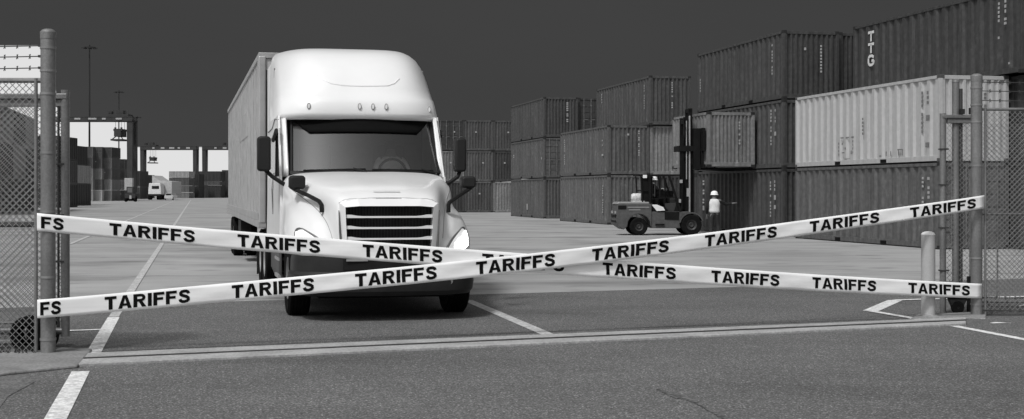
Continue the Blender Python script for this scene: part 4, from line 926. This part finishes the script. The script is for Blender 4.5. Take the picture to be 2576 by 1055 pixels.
b = MB(); b.box(2.52, 2.62, .0, .12, 2.05, 2.18); b.box(2.48, 2.56, 0, .08, 1.28, 1.42); b.build('headlight', CRL, fk)
b = MB(); b.tube([(2.4, .5, .95), (2.25, .55, 1.45), (2.15, .6, 1.55)], .03, 6); b.lathe([(.15, -.012), (.17, 0), (.15, .012), (.14, 0), (.15, -.012)], (2.1, .72, 1.55), 'x', 16); b.build('steering_wheel', FB, fk)
b = MB(); b.prism([(2.3, .93), (2.62, .93), (2.62, 1.35), (2.42, 1.35)], XY, .1, Wd - .1); b.build('front_cowl', FB, fk)
for (x_, r_) in ((.90, .35), (2.98, .41)):
    for y_ in (.13, Wd - .13):
        b = MB(); b.lathe([(r_ * .5, -.13), (r_ * .9, -.14), (r_, -.09), (r_, .09), (r_ * .9, .14), (r_ * .5, .13)], (x_, y_, r_), 'y', 28); tw = b.build('wheel', RUBBER, fk, smooth=30)
        b = MB(); b.lathe([(.01, -.10), (r_ * .2, -.12), (r_ * .3, -.06), (r_ * .5, -.13), (r_ * .52, 0), (r_ * .5, .13), (.01, .10)], (x_, y_, r_), 'y', 20); b.build('rim', M('forklift_rim', .05, .5, .3), tw, smooth=30)
b = MB(); b.prism(arc(2.98, .41, .50, 170, 20) + arc(2.98, .41, .45, 20, 170), XY, -.01, .3); b.build('mudguard', FG, fk)
MT = 5.0
b = MB()
for y_ in (.28, 1.05): b.box(2.72, 2.92, y_, y_ + .15, .25, MT - .35); 
for z_ in (.5, 1.7, 2.9, 4.4): b.box(2.74, 2.80, .28, 1.2, z_, z_ + .16)
mo = b.build('mast', FB, fk)
b = MB()
for y_ in (.36, .97): b.box(2.92, 3.08, y_, y_ + .14, .7, MT)
b.box(2.94, 3.04, .36, 1.1, MT - .15, MT); b.box(2.94, 3.04, .36, 1.1, 3.0, 3.12)
b.build('inner_mast', FB, mo)
b = MB(); b.box(2.56, 2.72, .22, .32, 1.0, 3.9); b.build('hose_channel', FB, mo)
b = MB(); b.cyl((2.95, .25, .5), (2.95, .25, 4.7), .035, 8); b.cyl((2.82, .22, 2.2), (2.82, .22, 4.5), .022, 8); b.build('lift_cylinder', STEEL_L, mo, smooth=True)
b = MB(); b.box(2.50, 3.30, .15, 1.3, 3.30, 3.52); b.box(3.08, 3.34, .1, 1.35, 2.60, 4.2); b.box(3.0, 3.1, .3, 1.15, 2.75, 3.5)
for k in range(5): b.box(3.34, 3.42, -.15 + k * .36, -.03 + k * .36, 2.7, 4.15)
b.box(3.34, 3.46, -.35, 1.8, 4.05, 4.2); b.box(3.34, 3.46, -.35, 1.8, 3.3, 3.42); b.box(3.34, 3.46, -.35, 1.8, 2.64, 2.78); b.box(3.36, 3.48, -.36, .3, 3.42, 4.1)
b.build('carriage', FB, mo)
for y_ in (.05, 1.2):
    b = MB(); b.box(3.34, 5.3, y_, y_ + .18, 2.58, 2.65); b.build('fork', FB, fk)
b = MB(); b.box(2.83, 2.93, .245, .262, 1.52, 1.85); b.build('sticker', CRL, fk)
fM = Matrix.Translation(FO) @ Matrix.Rotation(FTH, 4, 'Z')
person(tuple(fM @ Vector((1.55, .72, 1.38))), FTH - math.pi / 2, sit, 'seated forklift driver in dark clothes inside the overhead guard', vest=0, shirt=.02, trouser=.015, hat=.06)

# ================================================================== GATE, FENCES
WIRE = M('fence_wire', 0.25, .5, .4, var=.2); DWIRE = M('dark_wire', 0.06, .6, .3, var=.3)
def mesh_panel(b, p, q, z0, z1, cell, r_):
    """diagonal chain-link wires between p and q (x,y), heights z0..z1"""
    p = Vector(p); q = Vector(q); ln = (q - p).length; d = (q - p) / ln; h_ = z1 - z0; nrm = Vector((-d.y, d.x)) * r_ * .8
    k = int((ln + h_) / cell) + 1
    for s_ in (1, -1):
        for i in range(k):
            a = i * cell - (h_ if s_ > 0 else 0)
            # line: along = a + s*t , z = t
            t0, t1 = 0.0, h_
            if s_ > 0: t0 = max(0, -a); t1 = min(h_, ln - a)
            else: t0 = max(0, a - ln); t1 = min(h_, a)
            if t1 - t0 < .03: continue
            u0, u1 = a + s_ * t0, a + s_ * t1; o_ = nrm * s_
            A = p + d * u0 + o_; B = p + d * u1 + o_
            b.cyl((A.x, A.y, z0 + t0), (B.x, B.y, z0 + t1), r_, 4, cap=False)
def barbed(b, p, q, z, r_=.006, seed=0):
    rr = random.Random(seed); p = Vector(p).to_3d(); q = Vector(q).to_3d(); p.z = q.z = z; n = max(2, int((q - p).length / .13)); d = (q - p).normalized()
    pts = [p.lerp(q, i / n) + Vector((0, 0, -.02 * math.sin(math.pi * i / n))) for i in range(n + 1)]; b.tube(pts, r_, 5)
    for i in range(1, n): b.beam(pts[i] + Vector((-.008, 0, -.026)), pts[i] + Vector((.008, .0, .026)), .007, .007); b.beam(pts[i] + Vector((.012, -.01, -.022)), pts[i] + Vector((-.008, .01, .022)), .006, .006)
ZL = 14.46; lx = (121 - 1288) / FP * ZL; ZR = 19.0; rx = (2456.5 - 1288) / FP * ZR
def gatepost(x, y, h_, r_, label):
    o = empty('gatepost', (x, y, 0), 0, label, 'post', 'main gateposts')
    b = MB(); b.cyl((0, 0, 0), (0, 0, h_ - .04), r_, 24); b.build('pole', STEEL, o, smooth=True)
    b = MB(); b.lathe([(r_ + .003, -.07), (r_ + .005, 0), (r_ * .85, .022), (r_ * .5, .034), (.002, .038)], (0, 0, h_ - .04), 'z', 24); b.build('cap', STEEL, o, smooth=True)
    for z_ in (h_ * .05, h_ * .24, h_ * .44, h_ * .62, h_ * .80, h_ * .87, h_ * .94):
        b = MB(); b.lathe([(r_ + .001, -.012), (r_ + .006, -.012), (r_ + .006, .012), (r_ + .001, .012)], (0, 0, z_), 'z', 24); b.box(-.012, .012, r_, r_ + .05, z_ - .012, z_ + .012); b.build('clamp_band', WIRE, o)
    return o
gatepost(lx, ZL, 3.40, .076, 'thick round steel gatepost at the left of the gateway, tapes tied to it')
gatepost(rx, ZR, 3.32, .076, 'thick round steel gatepost at the right of the gateway, tapes tied to it')
# left fixed fence
fl = empty('chain_link_fence', (lx, ZL, 0), 0, 'chain-link fence with barbed wire on top, left edge of the picture', 'fence', 'fences beside the gateway')
fx0 = -3.2
b = MB(); mesh_panel(b, (fx0, 0), (-.12, 0), .04, 2.85, .070, .0042); b.build('mesh', WIRE, fl)
b = MB(); b.cyl((fx0, .02, 2.86), (-.05, .02, 2.86), .028, 10); b.build('top_rail', STEEL, fl, smooth=True)
b = MB(); b.cyl((fx0, .03, 1.36), (-.05, .03, 1.36), .028, 10); b.build('middle_rail', M('rail_dark', .07, .5, .3), fl, smooth=True)
b = MB(); b.cyl((-.125, 0, 0), (-.125, 0, 2.88), .018, 10); b.build('tension_post', STEEL, fl, smooth=True)
b = MB(); b.cyl((-2.6, .03, 0), (-2.6, .03, 3.1), .03, 10); b.build('post', STEEL, fl, smooth=True)
for i, z_ in enumerate((2.99, 3.11, 3.22)):
    b = MB(); barbed(b, (fx0, 0), (-.06, 0), z_, seed=i); b.build('barbed_wire', DWIRE, fl)
    b = MB(); b.box(-.10, -.04, -.02, .02, z_ - .012, z_ + .012); b.build('wire_clip', DWIRE, fl)
# right fixed fence
fr = empty('chain_link_fence', (rx, ZR, 0), 0, 'chain-link fence with barbed wire on top, right edge of the picture', 'fence', 'fences beside the gateway')
b = MB(); mesh_panel(b, (.12, 0), (3.4, 0), .04, 2.8, .070, .0042); b.build('mesh', WIRE, fr)
b = MB(); mesh_panel(b, (.12, .5), (3.6, .75), .3, 2.65, .072, .004); b.build('rear_mesh', WIRE, fr)
b = MB(); b.cyl((.05, .02, 2.83), (3.4, .02, 2.83), .022, 10); b.build('top_rail', STEEL, fr, smooth=True)
b = MB(); b.cyl((.05, .03, 1.40), (3.4, .03, 1.40), .018, 10); b.build('middle_rail', STEEL, fr, smooth=True)
b = MB(); b.cyl((.12, 0, 0), (.12, 0, 2.85), .016, 10); b.build('tension_post', STEEL, fr, smooth=True)
b = MB(); b.cyl((.30, .04, .2), (.30, .04, 1.9), .012, 8); b.build('brace_rod', STEEL, fr, smooth=True)
for i, z_ in enumerate((2.95, 3.08, 3.2)):
    b = MB(); barbed(b, (.05, 0), (3.4, 0), z_, seed=i + 5); b.build('barbed_wire', DWIRE, fr)
for i, (z_, y_) in enumerate(((.09, -.02), (.14, .05), (.19, .1), (.25, .15))):
    b = MB(); barbed(b, (.05, y_), (3.4, y_), z_, .008, seed=i + 9); b.build('loose_barbed_wire', DWIRE, fr)
# rolled-back gate leaf on the left
gx = (163 - 1288) / FP * 15.0
gl = empty('sliding_gate', (gx, 15.02, 0), 0, 'rolled-back sliding gate leaf standing behind the left gatepost, with a black wheel', 'gate')
b = MB(); b.cyl((0, 0, .14), (0, 0, 2.80), .046, 16); b.build('end_post', STEEL, gl, smooth=True)
b = MB(); b.cyl((-.075, 0, .2), (-.075, 0, 2.75), .013, 8); b.build('tension_bar', DWIRE, gl, smooth=True)
b = MB(); b.box(-3.4, .03, -.05, .05, 2.70, 2.76); b.box(-3.4, -.02, -.02, .06, 2.62, 2.70); b.build('top_beam', STEEL, gl, bevel=.008)
b = MB(); b.cyl((-3.4, 0, .20), (0, 0, .20), .04, 14); b.build('bottom_rail', STEEL, gl, smooth=True)
b = MB(); mesh_panel(b, (-3.3, .02), (-.05, .02), .22, 2.66, .070, .004); b.build('mesh', WIRE, gl)
for z_ in (.55, .95, 1.45, 2.0):
    b = MB(); b.box(-.09, .0, -.05, .05, z_ - .01, z_ + .01); b.build('tension_band', DWIRE, gl)
b = MB(); b.lathe([(.07, -.07), (.17, -.075), (.195, -.04), (.195, .04), (.17, .075), (.07, .07)], (-.24, -.14, .197), 'x', 24)
b.lathe([(.07, -.07), (.17, -.075), (.195, -.04), (.195, .04), (.17, .075), (.07, .07)], (-.24, .16, .197), 'x', 24)
wg = b.build('wheel', RUBBER, gl, smooth=30)
b = MB(); wheel(b, (-.27, -.3, .197), .197, .26, 'y'); b.build('wheel', RUBBER, gl, smooth=30)
b = MB(); b.cyl((-3.0, -.2, .10), (-.45, -.2, .10), .03, 10); b.cyl((-3.0, -.12, .30), (-.1, -.12, .30), .018, 8); b.build('track_pipe', STEEL, gl, smooth=True)
# receiver frame on the right
zr = 19.5; sr = FP / zr
f2 = empty('gate_receiver', ((2372 - 1288) / sr, zr, 0), 0, 'steel gate receiver frame with guide rollers, just left of the right gatepost', 'gate')
b = MB(); b.cyl((0, 0, 0), (0, 0, 2.80), .045, 14); b.build('post', STEEL, f2, smooth=True)
b = MB(); b.cyl((.195, .05, 0), (.195, .05, 3.24), .05, 14); b.lathe([(.055, 0), (.05, .03), (.002, .05)], (.195, .05, 3.24), 'z', 14); b.build('post', STEEL, f2, smooth=True)
b = MB(); b.cyl((.265, .05, .3), (.265, .05, 3.15), .028, 10); b.build('side_bar', M('rail_dark', .07, .5, .3), f2, smooth=True)
b = MB(); b.box(-.02, .46, -.05, .05, 2.73, 2.78); b.box(.06, .46, -.03, .05, 2.66, 2.73); b.build('cross_beam', STEEL, f2, bevel=.008)
b = MB(); b.box(.24, .29, -.06, .06, 2.79, 2.86); b.box(.38, .42, -.06, .06, 2.79, 2.88); b.build('guide_roller', DARKSTEEL, f2)
b = MB(); mesh_panel(b, (.06, .02), (.46, .02), .22, 2.66, .070, .004); b.build('mesh', WIRE, f2)
b = MB(); b.cyl((.39, .03, .3), (.39, .03, 2.0), .012, 8); b.build('tie_rod', STEEL, f2)
b = MB(); b.box(.02, .34, -.12, .02, .22, .30); b.prism([(.05, .22), (.32, .22), (.24, .06), (.12, .06)], XY, -.10, 0); b.build('wheel_bracket', DARKSTEEL, f2, bevel=.01)
for x_ in (.14, .36):
    b = MB(); b.lathe([(.02, -.035), (.085, -.035), (.09, -.02), (.09, .02), (.085, .035), (.02, .035)], (x_ + .04, -.08, .09), 'y', 20); b.build('wheel', RUBBER, f2, smooth=30)
b = MB(); b.box(.33, .45, -.10, .0, .0, .52); b.build('stop_block', BLACK, f2, bevel=.01)
for z_ in (.6, 1.2, 1.8, 2.3):
    b = MB(); b.box(-.05, .07, -.05, .05, z_ - .01, z_ + .01); b.build('tension_band', DWIRE, f2)
# bollard
bz = 18.77; bo = empty('bollard', ((2335 - 1288) / FP * bz, bz, 0), 0, 'pale round concrete-filled bollard in front of the right gate frame', 'bollard')
b = MB(); b.cyl((0, 0, 0), (0, 0, 1.12), .092, 28); b.build('post', M('bollard_paint', .40, .55, var=.1, scale=3, stretch=(1, 1, .3), speck=.05), bo, smooth=True)
b = MB(); b.lathe([(.092, 0), (.094, .008), (.08, .03), (.045, .045), (.002, .05)], (0, 0, 1.12), 'z', 28); b.build('cap', M('bollard_cap', .66, .5), bo, smooth=True)
b = MB(); b.lathe([(.15, 0), (.15, .03), (.10, .045), (.09, .045)], (0, 0, .0), 'z', 20); b.build('footing', PAD, bo)
# litter at the right post
p = gd(2517, 815); b = MB(); b.add([(0,0,.012),(.16,-.02,.018),(.24,.01,.014),(.18,.03,.012),(.05,.03,.022),(-.03,.02,.014)], [(0,1,4),(0,4,5),(1,2,3),(1,3,4)])
o = b.build('litter', M('paper', .7, .7), None, solid=.004); o.location = (p.x - .1, p.y, 0); tag(o, 'crumpled white scrap of litter at the foot of the right gatepost', 'litter')
p = gd(2570, 790 - 15); b = MB(); b.add([(0,0,.012),(.2,.02,.05),(.3,.06,.09),(.1,.06,.03)], [(0,1,3),(1,2,3)])
o = b.build('litter', M('paper', .7, .7), None, solid=.004); o.location = (p.x - .1, p.y, 0); tag(o, 'thin white scrap of litter behind the right fence mesh', 'litter')
# weeds / debris under the left fence
b = MB()
for i in range(160):
    x_ = random.uniform(-1.2, -.1); y_ = random.uniform(-.12, .12); h_ = random.uniform(.02, .07); a = random.uniform(0, 6.28)
    b.add([(x_, y_, .0), (x_ + .012, y_, .0), (x_ + .05 * math.cos(a), y_ + .05 * math.sin(a), h_)], [(0, 1, 2)])
o = b.build('dead_leaves', M('leaf_litter', .05, .9, var=.6, scale=20)); o.location = (lx, ZL, .034); tag(o, None, None, kind='stuff')

# ================================================================== TAPES
TAPE = M('tape_plastic', .88, .5, var=.05, scale=1.2, stretch=(.6, 1, 30)); INK = M('tape_ink', .006, .7, var=.2)
def strokes_letter(ch):
    """closed outlines on a unit cap height; returns (list of quads/triangles, width)"""
    t = .24
    def rect(x0, x1, z0, z1): return [(x0, z0), (x1, z0), (x1, z1), (x0, z1)]
    if ch == 'T': return [rect(0, .78, .78, 1), rect(.26, .52, 0, .78)], .78
    if ch == 'I': return [rect(0, .26, 0, 1)], .26
    if ch == 'F': return [rect(0, .26, 0, 1), rect(.26, .74, .79, 1), rect(.26, .66, .40, .60)], .74
    if ch == 'A': return [[(0, 0), (.26, 0), (.52, 1), (.32, 1)], [(.90, 0), (.64, 0), (.40, 1), (.58, 1)], rect(.22, .68, .20, .38)], .90
    if ch == 'R':
        P = [rect(0, .26, 0, 1)]; n = 8; cx, cz = .48, .715
        P += [rect(.26, cx, .80, 1), rect(.26, cx, .42, .62)]
        for i in range(n):
            a0, a1 = -math.pi/2 + math.pi * i / n, -math.pi/2 + math.pi * (i+1) / n
            P.append([(cx + .12*math.cos(a0), cz + .09*math.sin(a0)), (cx + .33*math.cos(a0), cz + .29*math.sin(a0)), (cx + .33*math.cos(a1), cz + .29*math.sin(a1)), (cx + .12*math.cos(a1), cz + .09*math.sin(a1))])
        P.append([(.36, .44), (.58, .46), (.88, 0), (.58, 0)]); return P, .86
    if ch == 'S':
        pts = [(.70, .70), (.66, .82), (.54, .89), (.40, .90), (.24, .87), (.16, .77), (.17, .66), (.28, .58), (.42, .53), (.56, .47), (.67, .38), (.68, .25), (.60, .15), (.44, .10), (.28, .11), (.16, .18), (.11, .31)]
        P = []; v_ = [Vector(q) for q in pts]; nn = []
        for i in range(len(v_)):
            d_ = (v_[min(i+1, len(v_)-1)] - v_[max(i-1, 0)]).normalized(); w_ = .115; nn.append((v_[i] + Vector((-d_.y, d_.x)) * w_, v_[i] - Vector((-d_.y, d_.x)) * w_))
        for a, c_ in zip(nn[:-1], nn[1:]): P.append([tuple(a[0]), tuple(a[1]), tuple(c_[1]), tuple(c_[0])])
        return P, .80
WORD = 'TARIFFS'
def tape(y0, zl, wl, y1, zr_, wr, words, cap, label, dy, seed, sag, bulge):
    dd = Vector((rx - lx, ZR - ZL, 0)).normalized(); pn_ = Vector((dd.y, -dd.x, 0))
    A = Vector((lx, ZL, zl)) + pn_ * (.083 + dy) - dd * .115; B = Vector((rx, ZR, zr_)) + pn_ * (.083 + dy) + dd * .02; D_ = B - A; n = 140
    nrm = Vector((D_.y, -D_.x, 0)).normalized(); rr = random.Random(seed); ph = [rr.uniform(0, 6) for _ in range(6)]
    def rip(t, v_):
        env = min(1, 6 * t, 6 * (1 - t))
        return env * (.009 * math.sin(19 * t + ph[0]) + .004 * math.sin(47 * t + ph[1] + v_ * 2) + .003 * math.sin(90 * t + ph[2] - v_ * 6) + .002 * math.sin(170 * t + v_ * 9)) + .004 * math.sin(v_ * 3 + 11 * t)
    def S_(t, v_, off=0):      # v -0.5 .. 0.5 across the width
        w_ = wl + (wr - wl) * t + bulge * math.sin(math.pi * t)
        # slow twist pinches the apparent width a little
        q = A + D_ * t; tw = .03 * math.sin(5 * t + ph[3])
        return Vector((q.x, q.y, q.z - sag * math.sin(math.pi * t) ** .85 + v_ * w_ + .004 * math.sin(9 * t + ph[4]) * min(1, 8 * t, 8 * (1 - t)))) + nrm * (rip(t, v_) + v_ * w_ * tw + off)
    r = empty('barrier_tape', tuple(A), 0, label, 'barrier tape', 'printed tapes stretched across the gateway')
    rel = lambda p_: tuple(p_ - A)
    b = MB(); b.grid([[rel(S_(i / n, -.5 + j / 6)) for j in range(7)] for i in range(n + 1)])
    b.build('strip', TAPE, r, smooth='all', solid=.0015)
    for c0, z_, w_ in ((Vector((lx, ZL, 0)), zl, wl), (Vector((rx, ZR, 0)), zr_, wr)):      # the turn of tape round each post
        b = MB(); rows = []
        for k in range(17):
            a = math.atan2(pn_.y, pn_.x) + R(15) - R(300) * k / 16
            rows.append([rel(Vector((c0.x + .0795 * math.cos(a), c0.y + .0795 * math.sin(a), z_ + v_ * w_ * .62))) for v_ in (-.5, 0, .5)])
        b.grid(rows); b.build('post_wrap', TAPE, r, smooth='all', solid=.001)
    def tpx(px):               # place along the tape seen at column px
        k = (px - 1288) / FP; return (A.x - k * A.y) / (k * D_.y - D_.x)
    def word(txt, x0, x1, skip=0.0):
        t0, t1 = tpx(x0), tpx(x1); wds = [strokes_letter(c_) for c_ in txt]; b = MB(); gap = .11; tot = sum(w_ for _, w_ in wds) + gap * (len(txt) - 1); cur = 0
        for pieces, w_ in wds:
            for poly in pieces:
                m = 4; n_ = len(poly)
                for quad in [poly]:
                    # split each piece along its length so that it follows the ripples
                    (a, c_, d_, e_) = quad
                    rows = []
                    for i in range(m + 1):
                        f_ = i / m; l_ = (a[0] + (e_[0] - a[0]) * f_, a[1] + (e_[1] - a[1]) * f_); r2_ = (c_[0] + (d_[0] - c_[0]) * f_, c_[1] + (d_[1] - c_[1]) * f_)
                        rows.append([rel(S_(t0 + (t1 - t0) * (cur + l_[0] + (r2_[0] - l_[0]) * g / m) / tot, (l_[1] + (r2_[1] - l_[1]) * g / m - .5) * cap, .0035)) for g in range(m + 1)])
                    b.grid(rows)
            cur += w_ + gap
        b.build('lettering', INK, r)
    for txt, x0, x1 in words: word(txt, x0, x1)
    return r
t1w = [('FS', 103, 160)] + [(WORD, a, c_) for a, c_ in ((275, 490), (598, 805), (912, 1112), (1213, 1420), (1517, 1699), (1788, 1960), (2043, 2205), (2285, 2440))]
t2w = [('FS', 101, 153)] + [(WORD, a, c_) for a, c_ in ((263, 478), (583, 790), (893, 1098), (1197, 1397), (1490, 1682), (1772, 1953), (2037, 2212), (2290, 2455))]
tape(0, 1.392, .182, 0, .350, .200, t1w, .66, 'white TARIFFS tape from high on the left gatepost to low on the right one', 0.0, 3, .065, .028)
tape(0, .497, .190, 0, 1.568, .178, t2w, .71, 'white TARIFFS tape from low on the left gatepost to high on the right one', 0.05, 8, .105, .022)
